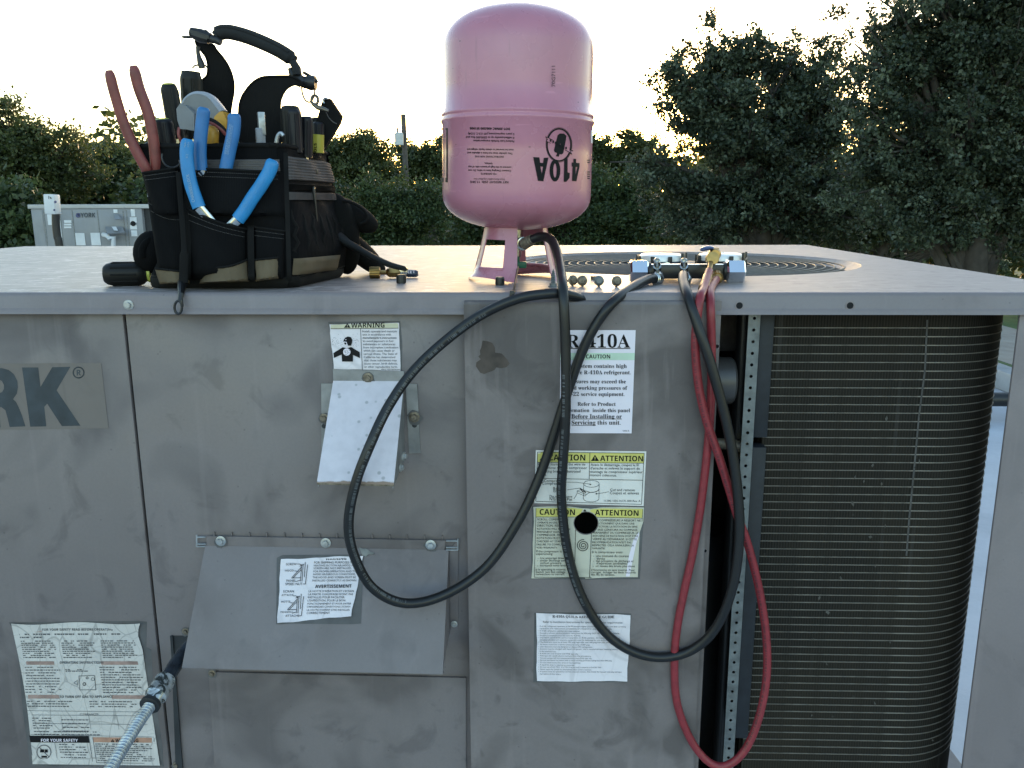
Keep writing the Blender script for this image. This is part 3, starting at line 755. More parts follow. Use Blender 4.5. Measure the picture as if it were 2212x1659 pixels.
I.text(bold('CAUTION'), 243, 247, 515, 250); I.text(bold('ATTENTION'), 668, 251, 1003, 256); I.poly([(578, 222), (604, 222), (591, 205)])
yy = 292
for t, x1 in (('SCROLL COMPRESSORS', 465), ('OPERATE IN ONLY ONE', 443), ('DIRECTION. REVERSE', 445), ('ROTATION WILL RESULT IN', 478), ('PERMANENT DAMAGE TO', 468), ('COMPRESSOR. PROPER', 456), ('ROTATION MUST BE', 430), ('CHECKED AT STARTUP.', 450), ('FAILURE TO COMPLY WILL', 470), ('VOID WARRANTY.', 382)):
    I.text(t, 226 - (yy - 292) * .03, yy - 1, x1, yy); yy += 24
for t, x0, x1, y in (('If the compressor is', 218, 412, 537), ('experiencing:', 217, 345, 556), ('-  low amperage draw', 228, 430, 588), ('-  similar discharge and', 226, 440, 607), ('suction pressure', 248, 410, 626), ('-  increased noise level', 225, 445, 645), ('it is operating in reverse.', 214, 445, 676), ('Switch two line voltage', 214, 440, 695), ('connections to correct.', 213, 437, 712)):
    I.text(t, x0, y, x1)
for t, x0, x1, y in (('COMPRESSEURS À RESSORT NE', 702, 1020, 299), ('CTIONNENT QUE DANS UNE', 700, 972, 322), ('ECTION. LA ROTATION EN SENS', 698, 995, 346), ('ERSE CONDUIRA AU DOMMAGE', 690, 995, 371), ('PERMANENT DU COMPRESSEUR. LE', 654, 1003, 394), ('BON SENS DE ROTATION DOIT ÊTRE', 652, 1000, 418), ('VÉRIFIÉ AU DÉMARRAGE. SI CETTE', 650, 990, 443), ("RECOMMANDATION N'EST PAS", 648, 948, 467), ('RESPECTÉE, CELA ANNULERA LA', 648, 968, 490), ('GARANTIE.', 646, 747, 513), ('Si le compresseur avoir:', 645, 885, 543), ('-  une intensité du courant', 655, 930, 573), ('élevée', 682, 745, 593), ('-  des pressions de décharge et', 655, 965, 611), ("d'aspiration semblables", 680, 915, 630), ('-  un niveau des bruits plus élevé', 653, 975, 650), ('il fonctionne en sens inverse. Pour', 640, 975, 680), ('corriger, échager les deux raccords', 640, 982, 698), ('des fils de tension.', 639, 820, 716)):
    I.text(t, x0, y - 1, x1, y + 1)
I.line([(578 + (6 + k * .62) * math.cos(k * .26) * 1.02, 485 + (6 + k * .62) * math.sin(k * .26)) for k in range(68)], 5.5)
I.build('lettering', ['ink', 'yellow', 'white'], s, .0009)

# --- quick reference guide
s = sheet('reference_guide', TB, [(220, 1005), (945, 1017), (915, 1527), (222, 1527)], PA, 'whiteold', 'curled white quick reference guide low on the service panel', .0012, seed=5, wob=4)
I = Ink(PA, TB)
I.text(serif('R-410A QUICK REFERENCE GUIDE'), 342, 1038, 817, 1043); I.m = 1
I.text('Refer to Installation Instructions for specific installation requirements', 270, 1078, 880, 1084)
L = ['•  R-410A refrigerant operates at 50-70 percent higher pressures than R-22. Be sure that servicing|905', '    equipment and replacement components are designed to operate with R-410A.|800', '•  R-410A refrigerant cylinders are rose colored.|552', '•  Recovery cylinder service pressure rating must be 400 psig, DOT 4BA400 or DOT BW400.|858', '•  Recovery equipment must be rated for R-410A.|560', '•  DO NOT use R-410A service equipment on R-22 systems.  All hoses, gages, recovery|860', '    charging cylinders and recovery equipment must be dedicated for use on R-410A systems|840', '•  Manifold sets must be at least 700 psig high side, and 180 psig low side, with a 550 psig|860', '•  All hoses must have a service pressure rating of 800 psig.|630', '•  Leak detectors must be designed to detect HFC refrigerants.|650', '•  Systems must be charged with liquid refrigerant.  Use a commercial type metering device|842', '    in the manifold hose.|372', '•  R-410A can only be used with POE type oils.|540', '•  POE type oils rapidly absorb moisture from the atmosphere.|638', '•  Vacuum pumps will not remove moisture from POE type oils.|646', '•  Do not use liquid line driers with a rated working pressure rating less than 600 psig.|800', '•  Do not install suction line driers in the liquid line.|558', '•  A liquid line drier is required on every unit.|513', '•  Do not use a R-22 TXV.  If a TXV is to be used, it must be a R-410A TXV.|720', '•  Never open the system to atmosphere when under a vacuum.|643', '•  If system must be opened for service, evacuate system, then break the vacuum with dry nitrogen|873', '    and replace all filter driers.|407']
for k, t in enumerate(L):
    t, x1 = t.split('|'); ind = t.startswith(' ')
    I.text(t.strip(), 244 if ind else 229 + k * .2, 1109 + 17.4 * k, int(x1), 1113 + 17.4 * k, h=10)
I.build('lettering', ['ink', 'ink2'], s, .0014)

# --- warning label above the flue hood
s = sheet('warning_label', TC, [(205, 122), (788, 107), (803, 511), (245, 494)], PP, 'whiteold', 'white warning label with a breathing figure above the flue hood', .0005, seed=8, wob=3)
I = Ink(PP, TC); I.m = 1; I.poly([(216, 126), (782, 112), (783, 152), (218, 157)]); I.m = 0; I.z = .0003
I.line([(218, 158), (784, 153)], 4); I.line([(467, 157), (482, 500)], 4)
I.warn(328, 150, 56, 38, 1); I.text(bold('WARNING'), 388, 150, 668, 147)
for k, (t, x1) in enumerate((('Install, operate and maintain', 770), ('unit in accordance with', 722), ("manufacturer's instructions", 768), ('to avoid exposure to fuel', 741), ('substances or substances', 758), ('from incomplete combustion', 783), ('which can cause death or', 753), ('serious illness. The State of', 775), ('California has determined', 757), ('that these substances may', 770), ('cause cancer, birth defects,', 777), ('or other reproductive harm.', 777))):
    I.text(bold(t) if k in (2,) else t, 483 + k * 1.35, 188 + 27 * k, x1, 188 + 27 * k)
I.text('30412 / 035-06374-000', 640, 505, 797, 507)
I.tess([(340, 232), (362, 223), (385, 228), (398, 250), (396, 275), (388, 300), (362, 300), (358, 284), (338, 292), (330, 282), (334, 270), (321, 266), (330, 246)])
I.tess([(240, 362), (318, 313), (352, 322), (388, 311), (460, 355), (462, 404), (404, 378), (403, 433), (312, 433), (309, 374), (243, 404)])
I.m = 2; I.z = .0006; I.disc((352, 353), 31); I.line([(326, 268), (350, 272), (352, 330)], 6); I.disc((344, 250), 4); I.m = 0; I.z = .0008
rr = random.Random(4)
for k in range(130):
    if k < 34: a, r = rr.uniform(0, 6.28), 29 * math.sqrt(rr.random()); c = (352 + r * math.cos(a), 353 + r * math.sin(a))
    else:
        c = (rr.uniform(228, 456), rr.gauss(268, 24))
        if 318 < c[0] < 400 or c[1] > 315: continue
    I.rect(c[0] - 1.6, c[1] - 1.6, c[0] + 1.6, c[1] + 1.6)
I.build('lettering', ['ink', 'cream', 'white'], s, .0014)

# --- label on the combustion hood
PH = lambda x, y, o=0.0: onP(x, y, ql + H_N * o, H_N)
s = sheet('hood_label', TD, [(820, 327), (1345, 305), (1268, 690), (797, 735)], PH, 'whiteold', 'creased white warning label on the sloping air hood', .0016, seed=11, wob=4)
I = Ink(PH, TD)
I.text(bold('WARNING'), 1105, 333, 1237, 331)
for t, x0, x1, y in (('FOR SHIPPING PURPOSES THE', 1032, 1296, 355), ('HEATING SECTION AIR HOOD AND', 1030, 1306, 373), ('SCREEN ARE NOT INSTALLED.', 1028, 1270, 391), ('FOR PROPER OPERATION AND TO', 1027, 1300, 411), ('AVOID HAZARDOUS CONDITIONS,', 1024, 1295, 429), ('THE HOOD AND SCREEN MUST BE', 1022, 1297, 449), ('INSTALLED CORRECTLY AS SHOWN', 1020, 1300, 469), ("LA HOTTE D'AERATION ET L'ECRAN", 996, 1284, 537), ("LA PARTIE CHAUFFAGE N'ONT PAS", 994, 1280, 557), ('INSTALLES POUR FACILITER', 992, 1225, 577), ("L'EXPEDITION. POUR LE BON", 990, 1230, 597), ('FONCTIONNEMENT ET POUR EVITER', 989, 1268, 617), ("DANGEREUSES CONDITIONS L'ECRAN", 987, 1262, 636), ('LA HOTTE DOIVENT ETRE INSTALLES', 985, 1258, 657), ('CORRECTEMENT', 984, 1132, 677), ('SCREW', 852, 920, 366), ('HOOD', 846, 902, 406), ('PANEL', 855, 917, 472), ('SPEED NUT', 848, 958, 493), ('ECRAN', 836, 903, 540), ('ATTACHE', 824, 900, 562), ('HOTTE', 822, 880, 605), ('PANNEAU', 818, 893, 670), ('ATTACHE', 848, 938, 695)):
    I.text(t, x0, y, x1, y - 1)
I.text(bold('AVERTISSEMENT'), 1038, 511, 1270, 508)
for dx, dy in ((0, 0), (-26, 203)):
    for a in ([(925, 358), (942, 358), (950, 368)], [(952, 360), (944, 468)], [(962, 358), (954, 468)], [(975, 345), (970, 440)], [(990, 362), (976, 485), (962, 485)], [(888, 446), (948, 380)], [(898, 446), (950, 392)], [(888, 447), (945, 445)], [(908, 402), (926, 404)], [(940, 372), (966, 360)], [(918, 468), (940, 462)]):
        I.line([(x + dx, y + dy) for x, y in a], 3.5)
I.build('lettering', ['ink'], s, .0016)
mb = MB(); mb.prism([PH(*TD(p), .0008) for p in ((1318, 250), (1345, 262), (1362, 258), (1392, 280), (1418, 286), (1408, 298), (1380, 296), (1362, 312), (1340, 300))], H_N * .0008); o = mb.build('tape_scrap', 'inkgrey', unit)

# --- weathered gas safety sheet, lower left
TE = crop(0, 2200, 2.01333)
def edge(u, v, p):
    if u < .5: p.x -= (1 - 2 * u) * (math.sin(v * math.pi) * -26)
    if u > .5 and v < .18: p.x -= (2 * u - 1) * (-.0 + 30 * math.sin(v / .18 * math.pi) - 12)
    if v == 0: p.y += 9 * math.sin(u * 9)
    return p
s = sheet('gas_safety_sheet', TE, [(88, 515), (1098, 510), (1268, 1640), (258, 1628)], PP, 'cracked', 'faded cracked gas safety instruction sheet', .002, 22, 22, 13, 0, edge)
I = Ink(PP, TE)
def B4(u, v): return tuple(bilin([(88, 515), (1098, 510), (1268, 1640), (258, 1628)], u, v))
def uvrect(u0, v0, u1, v1): I.poly([B4(u0, v0), B4(u1, v0), B4(u1, v1), B4(u0, v1)])
I.m = 2
for v0, v1, ua, ub in ((.032, .06, .23, .80), (.268, .293, .29, .66), (.507, .533, .29, .70)):
    uvrect(.035, v0, ua, v1); uvrect(ub, v0, .985 if v0 > .1 else .96, v1)
I.m = 3; uvrect(.505, .805, .985, .84); I.m = 0; uvrect(.008, .797, .475, .845)
I.z = .0003; I.m = 1
I.text(bold('FOR YOUR SAFETY READ BEFORE OPERATING'), 335, 571, 893, 570); I.text(bold('OPERATING INSTRUCTIONS'), 473, 833, 820, 832); I.text(bold('TO TURN OFF GAS TO APPLIANCE'), 472, 1104, 893, 1103); I.text('CLEARANCES', 632, 1243, 778, 1242)
I.m = 4; I.text(bold('FOR YOUR SAFETY'), 325, 1451, 617, 1452); I.m = 0
I.warn(877, 1454, 30, 26, 3); I.text(bold('WARNING'), 915, 1454, 1096, 1455); I.m = 1
rr = random.Random(9)
def wordlines(u0, u1, v0, v1, n, h=.0062):
    for k in range(n):
        v = v0 + (v1 - v0) * k / max(1, n - 1); u = u0; ue = u1 - rr.random() * .25 * (u1 - u0)
        while u < ue:
            w = rr.uniform(.008, .028)
            if rr.random() > .12: uvrect(u, v, min(u + w, u1), v + h)
            u += w + .006
wordlines(.04, .95, .072, .072, 1, .009); wordlines(.04, .25, .094, .094, 1, .009)
for u0, u1 in ((.05, .32), (.37, .63), (.68, .96)): wordlines(u0, u1, .122, .238, 9)
for u0, u1, n in ((.03, .33, 10), (.64, .97, 11)): wordlines(u0, u1, .308, .485, n)
wordlines(.37, .56, .325, .335, 2)
for u0, u1 in ((.03, .45), (.52, .95)): wordlines(u0, u1, .55, .585, 3)
wordlines(.05, .2, .67, .74, 5); wordlines(.28, .5, .68, .76, 4); wordlines(.05, .6, .765, .785, 2)
wordlines(.23, .45, .855, .965, 7); wordlines(.515, .97, .85, .965, 9)
for a, b in (((.02, .62), (.97, .625)), ((.02, .79), (.985, .80)), ((.05, .65), (.95, .652)), ((.05, .71), (.95, .713))): I.line([B4(*a), B4(*b)], 2.5)
I.line([B4(.008, .797), B4(.008, .985), B4(.475, .985), B4(.475, .797)], 4); I.line([B4(.505, .805), B4(.505, .985), B4(.985, .985), B4(.985, .805)], 4); I.line([B4(.2, .845), B4(.2, .985)], 3)
for xx in (.28, .5, .72): I.line([B4(xx, .65), B4(xx, .75)], 2)
I.line([(625, 930), (748, 925), (760, 1040), (632, 1040), (625, 930)], 4); I.ring((668, 994), 11, 5); I.ring((690, 945), 8, 4); I.ring((735, 955), 12, 3); I.line([(585, 985), (612, 965), (612, 1000), (585, 985)], 3)
I.ring((348, 1533), 55, 6, 24); I.line([(310, 1495), (390, 1572)], 5); I.m = 0
I.rect(318, 1512, 350, 1536); I.rect(355, 1512, 378, 1536); I.rect(328, 1562, 372, 1578)
I.build('lettering', ['ink', 'ink2', 'inkred', 'inkorange', 'white'], s, .0009)

# --- dark residue where larger stickers once sat, and a brown sealant splat
I = Ink(PH, TD); I.poly([(793, 318), (830, 300), (1348, 296), (1330, 738), (1270, 742), (900, 738), (790, 742)]); I.build('sticker_residue', ['residue'], unit, .0002)
I = Ink(PP, TE); I.tess([(70, 505), (400, 500), (1100, 492), (1165, 500), (1160, 700), (1200, 720), (1215, 1000), (1290, 1500), (1298, 1650), (240, 1645), (180, 1200), (150, 820), (105, 560)]); I.build('sticker_residue', ['residue'], unit, .0002)
I = Ink(PA, TB); I.poly([(203, 1000), (600, 996), (948, 1006), (930, 1300), (918, 1534), (640, 1536), (195, 1535)]); I.build('sticker_residue', ['residue'], unit, .0002)
vs, fs = holed([(186, 178), (1052, 184), (1030, 480), (1014, 742), (600, 745), (176, 742)], [circ((600, 312), 97, 30, 90)], lambda x, y: PA(*TB((x, y)), .0002)); mb = MB(); mb.add(vs, fs); mb.build('sticker_residue', 'residue', unit, recalc=False)
I = Ink(PP, TC); I.poly([(196, 100), (800, 92), (818, 300), (812, 514), (235, 490), (222, 260)]); I.build('sticker_residue', ['residue'], unit, .0002)
rr = random.Random(21); pts = []
for k in range(26):
    a_ = 2 * math.pi * k / 26; r_ = 24 * (1 + .28 * math.sin(a_ * 3 + 1) + rr.uniform(-.16, .16)); pts.append((1059 + r_ * 1.35 * math.cos(a_), 776 + r_ * 1.25 * math.sin(a_)))
I = Ink(PA); I.tess(pts); o = I.build('sealant_stain', ['splat'], unit, .0003); o['label'] = 'brown sealant splat near the top of the service panel'

# --- faded maker's plate, running out of the picture at the left
TF = crop(0, 1100, 2.37)
s = sheet('maker_plate', TF, [(-1500, 800), (943, 780), (1012, 1390), (-1500, 1420)], PP, 'yorkplate', "faded maker's plate with dark capital letters", .0001)
def letter(fn, name='letter'):
    I = Ink(PP, TF); fn(I); return I.build(name, ['york'], s, .0007)
letter(lambda I: I.tess([(205, 822), (357, 822), (378, 1003), (487, 820), (657, 815), (528, 1035), (750, 1365), (577, 1370), (440, 1160), (413, 1190), (432, 1372), (282, 1375)]))
def _r(I):
    ro = [(-225, 826), (20, 829), (80, 845), (130, 885), (162, 950), (166, 1010), (158, 1065), (122, 1118), (150, 1145), (175, 1195), (205, 1270), (238, 1372), (90, 1378), (72, 1300), (50, 1222), (12, 1192), (-18, 1192), (5, 1381), (-150, 1384)]
    rh = [(-92, 930), (-20, 931), (18, 948), (36, 985), (36, 1022), (20, 1052), (-10, 1064), (-76, 1066)]
    vs, fs = holed(ro, [rh], lambda x, y: Vector((x, y, 0)))
    I.v += [(v.x, v.y) for v in vs]; I.lv += [0.0] * len(vs); I.f += [list(f) for f in fs]; I.mi += [0] * len(fs)
letter(_r)
letter(lambda I: I.text(bold('O'), -740, 1390, -290, 1388, h=560)); letter(lambda I: I.text(bold('Y'), -1180, 1395, -760, 1390, h=560))
letter(lambda I: I.ring((733, 870), 50, 11, 30), 'mark_ring'); letter(lambda I: I.text(bold('R'), 716, 897, 756, 896, h=52), 'mark_letter')

# ================================================================== gas flex line, lower left
gl_ = empty('gas_flex_line', onY(*TE((1290, 1000)), .93), 'ribbed silver flexible conduit with wet-looking connector at lower left', 'conduit')
def E_(x, y, Y): return onY(*TE((x, y)), Y)
mb = MB(); mb.tube(spline([E_(1560, 640, 1.03), E_(1450, 760, 1.0), E_(1335, 930, .955), E_(1310, 985, .945)], 6), .0098, 16)
M['wetpipe'] = simple('dark_blue_coated_pipe', (.03, .04, .055), .25, .3, .5, 60, .1); mb.build('pipe_stub', 'wetpipe', gl_)
a, b, c, d = E_(1322, 945, .95), E_(1290, 1010, .935), E_(1240, 1100, .918), E_(1185, 1165, .905)
ax = (d - a).normalized()
def split_mat():
    k = NT('mottled_zinc_fitting'); v = k.coord(); f = k.noise(v, 75, 4, .6, 1.2)
    k.l(k.ramp(f, [(.42, (.05, .06, .06)), (.52, (.45, .47, .48)), (.7, (.62, .64, .66))]), k.b.inputs['Base Color']); k.b.inputs['Roughness'].default_value = .22; k.b.inputs['Metallic'].default_value = .5; return k.m
M['fitting'] = split_mat()
mb = MB(); L = (d - a).length
mb.lathe([(.008, 0), (.0125, .002), (.0135, .010), (.0128, L * .45), (.0140, L * .5), (.0140, L * .66), (.0118, L * .72), (.0108, L)], 24, frame(a, ax)); mb.build('connector', 'fitting', gl_)
mb = MB(); mb.lathe([(.0095, 0), (.0125, .001), (.0128, .006), (.0095, .0075)], 24, frame(d - ax * .006, ax)); mb.build('lock_ring', 'inner', gl_)
fp = spline([E_(1215, 1130, .91), E_(1130, 1250, .885), E_(1020, 1420, .85), E_(890, 1640, .81), E_(700, 1980, .76)], 100)
# corrugation by arc length
acc = 0; rs = []
for i, p in enumerate(fp):
    if i: acc += (p - fp[i - 1]).length
    rs.append(.0066 + .0011 * math.sin(acc / .0043 * 2 * math.pi))
mb = MB(); mb.tube(fp, rs, 16); mb.build('flex_conduit', 'galv', gl_, 60)

# ================================================================== refrigerant cylinder, standing upside down
TG = crop(1600, 0, 2.37); TG2 = crop(1600, 700, 2.4578)
TX = onY(1113, 560, 1.25).x; TYc = 1.25; TR = .1085
TILT = Matrix.Translation((TX, TYc, 0)) @ Matrix.Rotation(rad(1.0), 4, 'Y')
tank = empty('refrigerant_cylinder', (TX, TYc, 0), 'pink refrigerant cylinder standing upside down on the lid', 'gas cylinder')
def pink(name, c):
    k = NT(name); v = k.coord(); base = k.mix(k.ramp(k.noise(v, 9, 4), [(.4, 0.0), (.75, .6)]), c, tuple(x * .76 for x in c)); sc_ = k.ramp(k.noise(k.coord((30, 30, 3)), 3.0, 4), [(.66, 0.0), (.72, .35)]); base = k.mix(sc_, base, tuple(x * .6 + .02 for x in c)); base = k.mix(k.ramp(k.noise(k.coord((5, 5, 40)), 4.0, 3), [(.68, 0.0), (.73, .3)]), base, tuple(min(1, x * 1.3 + .05) for x in c))
    vo = k.n('ShaderNodeTexVoronoi'); vo.inputs['Scale'].default_value = 24; vo.inputs['Randomness'].default_value = 1; k.l(k.coord((1, 1, 2.5)), vo.inputs['Vector'])
    base = k.mix(k.ramp(vo.outputs['Distance'], [(.035, .75), (.055, 0.0)]), base, (.06, .04, .05))
    k.l(base, k.b.inputs['Base Color']); k.l(k.ramp(k.noise(v, 14, 5), [(.35, .2), (.7, .42)]), k.b.inputs['Roughness']); k.b.inputs['Coat Weight'].default_value = .2; k.b.inputs['Coat Roughness'].default_value = .2
    k.bump(k.noise(v, 240, 3), .06, .0006); return k.m
M['pink'] = pink('pink_enamel', (.505, .20, .268))
zb, zs, ztop = .072, .2285, .380
def dome(z0, dz, n=10, R=TR, e=2.35):
    out = []
    for k in range(n + 1):
        t = k / n * math.pi / 2
        out.append((R * max(.0005, math.cos(t)) ** (2 / e), z0 + dz * math.sin(t) ** (2 / e)))
    return out
low = [(r, z) for r, z in reversed(dome(.122, zb - .122, 12, TR, 2.2))]
prof = low + [(TR, .13), (TR, .18), (TR, zs - .009), (TR + .0018, zs - .0065), (TR + .002, zs - .003), (TR + .0002, zs - .001), (TR + .0004, zs + .0015), (TR + .0012, zs + .003), (TR + .0008, zs + .0055), (TR - .0022, zs + .0075), (TR - .0025, .27)] + dome(.322, ztop - .322, 14, TR - .0025, 2.25)
mb = MB(); mb.lathe(prof, 96, TILT); body = mb.build('cylinder_body', 'pink', tank, 60)
# handle collar: two bent steel pieces with windows, now serving as feet
def foot(a0, a1, w0, w1, mat='pink'):
    """curved sheet a0..a1 degrees (0 = towards the camera, + to the left); window w0..w1 in the middle"""
    mb = MB(); nu, nv = 34, 14
    def pt(u, v, o=0):
        a = rad(-90 - (a0 + (a1 - a0) * u)); z = .083 * (1 - v) - .0005
        dip = .006 * math.sin(math.pi * u) if v > .8 else 0
        r = .046 + .020 * v ** 1.3 + o + (.004 if v > .97 else 0)
        return TILT @ Vector((r * math.cos(a), r * math.sin(a), max(.0006, z + dip)))
    vs, idx = [], {}
    for side in (0, -.0016):
        for j in range(nv + 1):
            for i in range(nu + 1):
                idx[(side, i, j)] = len(vs); vs.append(pt(i / nu, j / nv, side))
    inside = lambda i, j: w0 <= (i + .5) / nu <= w1 and .28 <= (j + .5) / nv <= .80
    fs = []
    for j in range(nv):
        for i in range(nu):
            if inside(i, j): continue
            for side in (0, -.0016): fs.append((idx[(side, i, j)], idx[(side, i + 1, j)], idx[(side, i + 1, j + 1)], idx[(side, i, j + 1)]))
            for di, dj, e in ((-1, 0, ((i, j), (i, j + 1))), (1, 0, ((i + 1, j), (i + 1, j + 1))), (0, -1, ((i, j), (i + 1, j))), (0, 1, ((i, j + 1), (i + 1, j + 1)))):
                ii, jj = i + di, j + dj
                if not (0 <= ii < nu and 0 <= jj < nv) or inside(ii, jj):
                    (p, q) = e; fs.append((idx[(0,) + p], idx[(0,) + q], idx[(-.0016,) + q], idx[(-.0016,) + p]))
    mb.add(vs, fs)
    # rolled lip below the window
    lip = [pt(w0 + (w1 - w0) * k / 10, .79, -.001) + Vector((0, 0, .0005)) for k in range(11)]
    mb.tube(lip, .0026, 8)
    return mb.build('handle_foot', mat, tank, 50)
foot(-4, 94, .2, .64); foot(176, 302, .16, .50)
# valve, green handle, outlet
mb = MB(); V0 = TILT @ Vector((.002, 0, .08))
mb.lathe([(.011, .079), (.011, .058), (.0085, .056), (.0085, .034), (.0062, .032), (.0062, .024)], 18, TILT @ Matrix.Translation((0, -.012, 0))); mb.build('valve_body', 'steel', tank)
mb = MB(); g = TILT @ Vector((0, -.012, .02)); M['green'] = simple('green_plastic', (.012, .11, .06), .45, 0, .2, 80)
mb.box(g + Vector((0, 0, .0015)), (.034, .011, .0095), None, .002); mb.box(g + Vector((.0, 0, .009)), (.013, .011, .010), None, .002); mb.build('valve_wheel', 'green', tank)
outp = onY(1127, 526, 1.208); mb = MB(); od = Vector((.35, -.9, .0)).normalized()
mb.lathe([(.006, -.022), (.006, .0), (.0095, .0005), (.0100, .003), (.0095, .0075), (.0062, .008)], 20, frame(outp, od)); mb.build('outlet_nut', 'steel', tank)
# wire tag hanging from the valve over the lid edge
mb = MB(); mb.tube([onY(1119, 577, 1.2), onY(1113, 610, 1.13), onY(1109, 632, 1.045), onY(1108, 646, 1.036)], .0017, 8); mb.box(onY(1105.5, 640, 1.036), (.006, .004, .014), Matrix.Rotation(.08, 3, 'Y'), .001)
tag(mb.build('wire_tag', 'black'), 'thin black wire tag hanging over the lid edge below the green valve', 'wire tag')
# print on the cylinder
TILTI = TILT.inverted()
def onCyl(x, y, o=0.0):
    d = TILTI.to_3x3() @ ray(x, y); p = TILTI @ CAM_P; R = TR + .0004 + o
    A = d.x ** 2 + d.y ** 2; B = 2 * (p.x * d.x + p.y * d.y); Cc = p.x ** 2 + p.y ** 2 - R * R
    disc = max(0, B * B - 4 * A * Cc); t = (-B - math.sqrt(disc)) / (2 * A)
    return TILT @ (p + d * t)
I = Ink(onCyl, TG)
b = bold
for t, x0, x1, y in (('DOT-39NRC 400/500 M1905', 967, 592, 1190), ('5 years imprisonment (49 U.S.C. 5124)', 1008, 577, 1240), ('if refilled-penalty up to $500,000 fine and', 1008, 557, 1274), ('Federal Law forbids transportation', 1006, 625, 1307), ('must be inverted to obtain liquid refrigerant', 1000, 566, 1388), ('This cylinder does not have a diptube and', 993, 570, 1421), ('system.', 805, 727, 1518), ('connect to the high pressure side of any', 980, 576, 1551), ('Connect Charging hose to valve, Do not', 978, 577, 1584)):
    I.text(t if t[0] != 'D' else b(t), x0, y + 3, x1, y - 3, None, .022)
I.text(b('INSTRUCTIONS FOR USE:'), 910, 1455, 637, 1452); I.text(b('TO OPERATE:'), 842, 1614, 690, 1612)
g2 = lambda x, y: ((x / 2.4578) * 2.37, (700 + y / 2.4578) * 2.37)
for t, x0, x1, y in (('Non-flammable Liquified Gas', 950, 652, 6), (b('NET WEIGHT 25lb. 11.3KG'), 988, 617, 31)):
    p, q = g2(x0, y + 1), g2(x1, y - 2); I.text(t, *p, *q)
I.build('lettering', ['ink', 'pink', 'white'], body)
TT = crop(1693, 433, 1.7913)
def el(c, rx, ry, n=20): return [(c[0] + rx * math.cos(2 * math.pi * k / n), c[1] + ry * math.sin(2 * math.pi * k / n)) for k in range(n)]
for outl, hole in (([(728, 332), (772, 334), (777, 372), (798, 374), (803, 338), (836, 335), (800, 503), (762, 500)], [(779, 398), (797, 400), (789, 452)]),
                   (el((882, 427), 38, 78), el((882, 427), 12, 50)),
                   ([(948, 340), (971, 341), (971, 440), (986, 445), (985, 478), (962, 507), (944, 507)], None),
                   ([(1013, 344), (1031, 345), (1031, 373), (1056, 375), (1055, 400), (1033, 503), (1003, 500), (1007, 400), (1000, 398), (1001, 370), (1012, 372)], [(1028, 402), (1041, 402), (1027, 456)])):
    vs, fs = holed(outl, [hole] if hole else [], lambda x, y: onCyl(*TT((x, y)), .0002)); mb = MB(); mb.add(vs, fs); mb.build('digit', 'ink', body, recalc=False)
I = Ink(onCyl, TG)
I.ring((1425, 1352), 112, 14, 36, 150); I.ring((1425, 1352), 122, 3, 36, 162)
I.tess([(1412, 1262), (1432, 1246), (1470, 1246), (1494, 1266), (1490, 1300), (1465, 1430), (1445, 1442), (1385, 1420), (1378, 1400)]); I.tess([(1408, 1425), (1432, 1430), (1424, 1462), (1396, 1458)])
I.m = 1; I.z = .0003; I.tess([(1300, 1275), (1330, 1286), (1556, 1408), (1540, 1440), (1515, 1412), (1310, 1318), (1318, 1300)]); I.m = 0; I.z = .0006
I.line([(1300, 1275), (1318, 1300), (1306, 1318), (1520, 1418), (1546, 1440), (1530, 1412), (1556, 1408), (1330, 1288), (1300, 1275)], 5)
for k in range(7): I.rect(1340 + 24 * k, 1298 + 12 * k, 1354 + 24 * k, 1322 + 12 * k)
I.build('emblem', ['ink', 'pink', 'white'], body)
I = Ink(onCyl, TG); I.text('70G7111', 1390, 810, 1390, 615, h=34); I.build('stamped_code', ['ink'], body)
I = Ink(onCyl, TG)
I.rect(372, 1196, 385, 1700); I.rect(318, 1196, 372, 1212); I.rect(318, 1660, 372, 1700)
for yy in (1250, 1275, 1300, 1450, 1470, 1490, 1510, 1535, 1590, 1615): I.rect(330, yy, 356, yy + 9)
I.m = 2; I.rect(1722, 1216, 1738, 1335); I.m = 0
for yy in (1490, 1510, 1600, 1620, 1640, 1660): I.rect(1690, yy, 1712, yy + 10)
o = I.build('side_print', ['ink', 'pink', 'white'], body)

# ================================================================== manifold gauge set lying on the lid
TH = crop(2420, 940, 3.68667)
def Hm(x, y, Y): return onY(*TH((x, y)), Y)
MYc = 1.190
man = empty('manifold_gauges', onZ(1483, 590, 0), 'manifold gauge set with chrome knobs lying on the lid by the fan', 'gauge set')
hl, hr_ = onZ(*TH((350, 640)), 0), onZ(*TH((1740, 670)), 0)
XL, XR = Hm(350, 480, MYc).x, Hm(1740, 480, MYc).x
def hexknob(xc):
    mb = MB(); prof = [(.0145, -.0128), (.0178, -.0105), (.0178, .0105), (.0145, .0128)]
    mb.lathe(prof, 6, Matrix.Translation((xc, MYc, .0157)) @ Matrix.Rotation(rad(90), 4, 'Y') @ Matrix.Rotation(rad(30), 4, 'Z'))
    return mb.build('knob', 'chrome', man, 25)
hexknob(XL); hexknob(XR)
mb = MB(); mb.bb((XL + .012, MYc - .009, .006), (XR - .012, MYc + .009, .0245), .0012); mb.build('manifold_bar', 'blackmetal', man)
mb = MB(); mb.bb((XL + .016, MYc - .0065, .0247), (XR - .016, MYc + .0085, .0262), .0006); mb.build('bar_top', 'chrome', man)
for sx, x in ((1, XL + .0125), (-1, XR - .0125)):
    mb = MB(); mb.tube([(x, MYc, .0157), (x + sx * .004, MYc, .0157)], .0125, 20); mb.build('packing_collar', 'black', man)
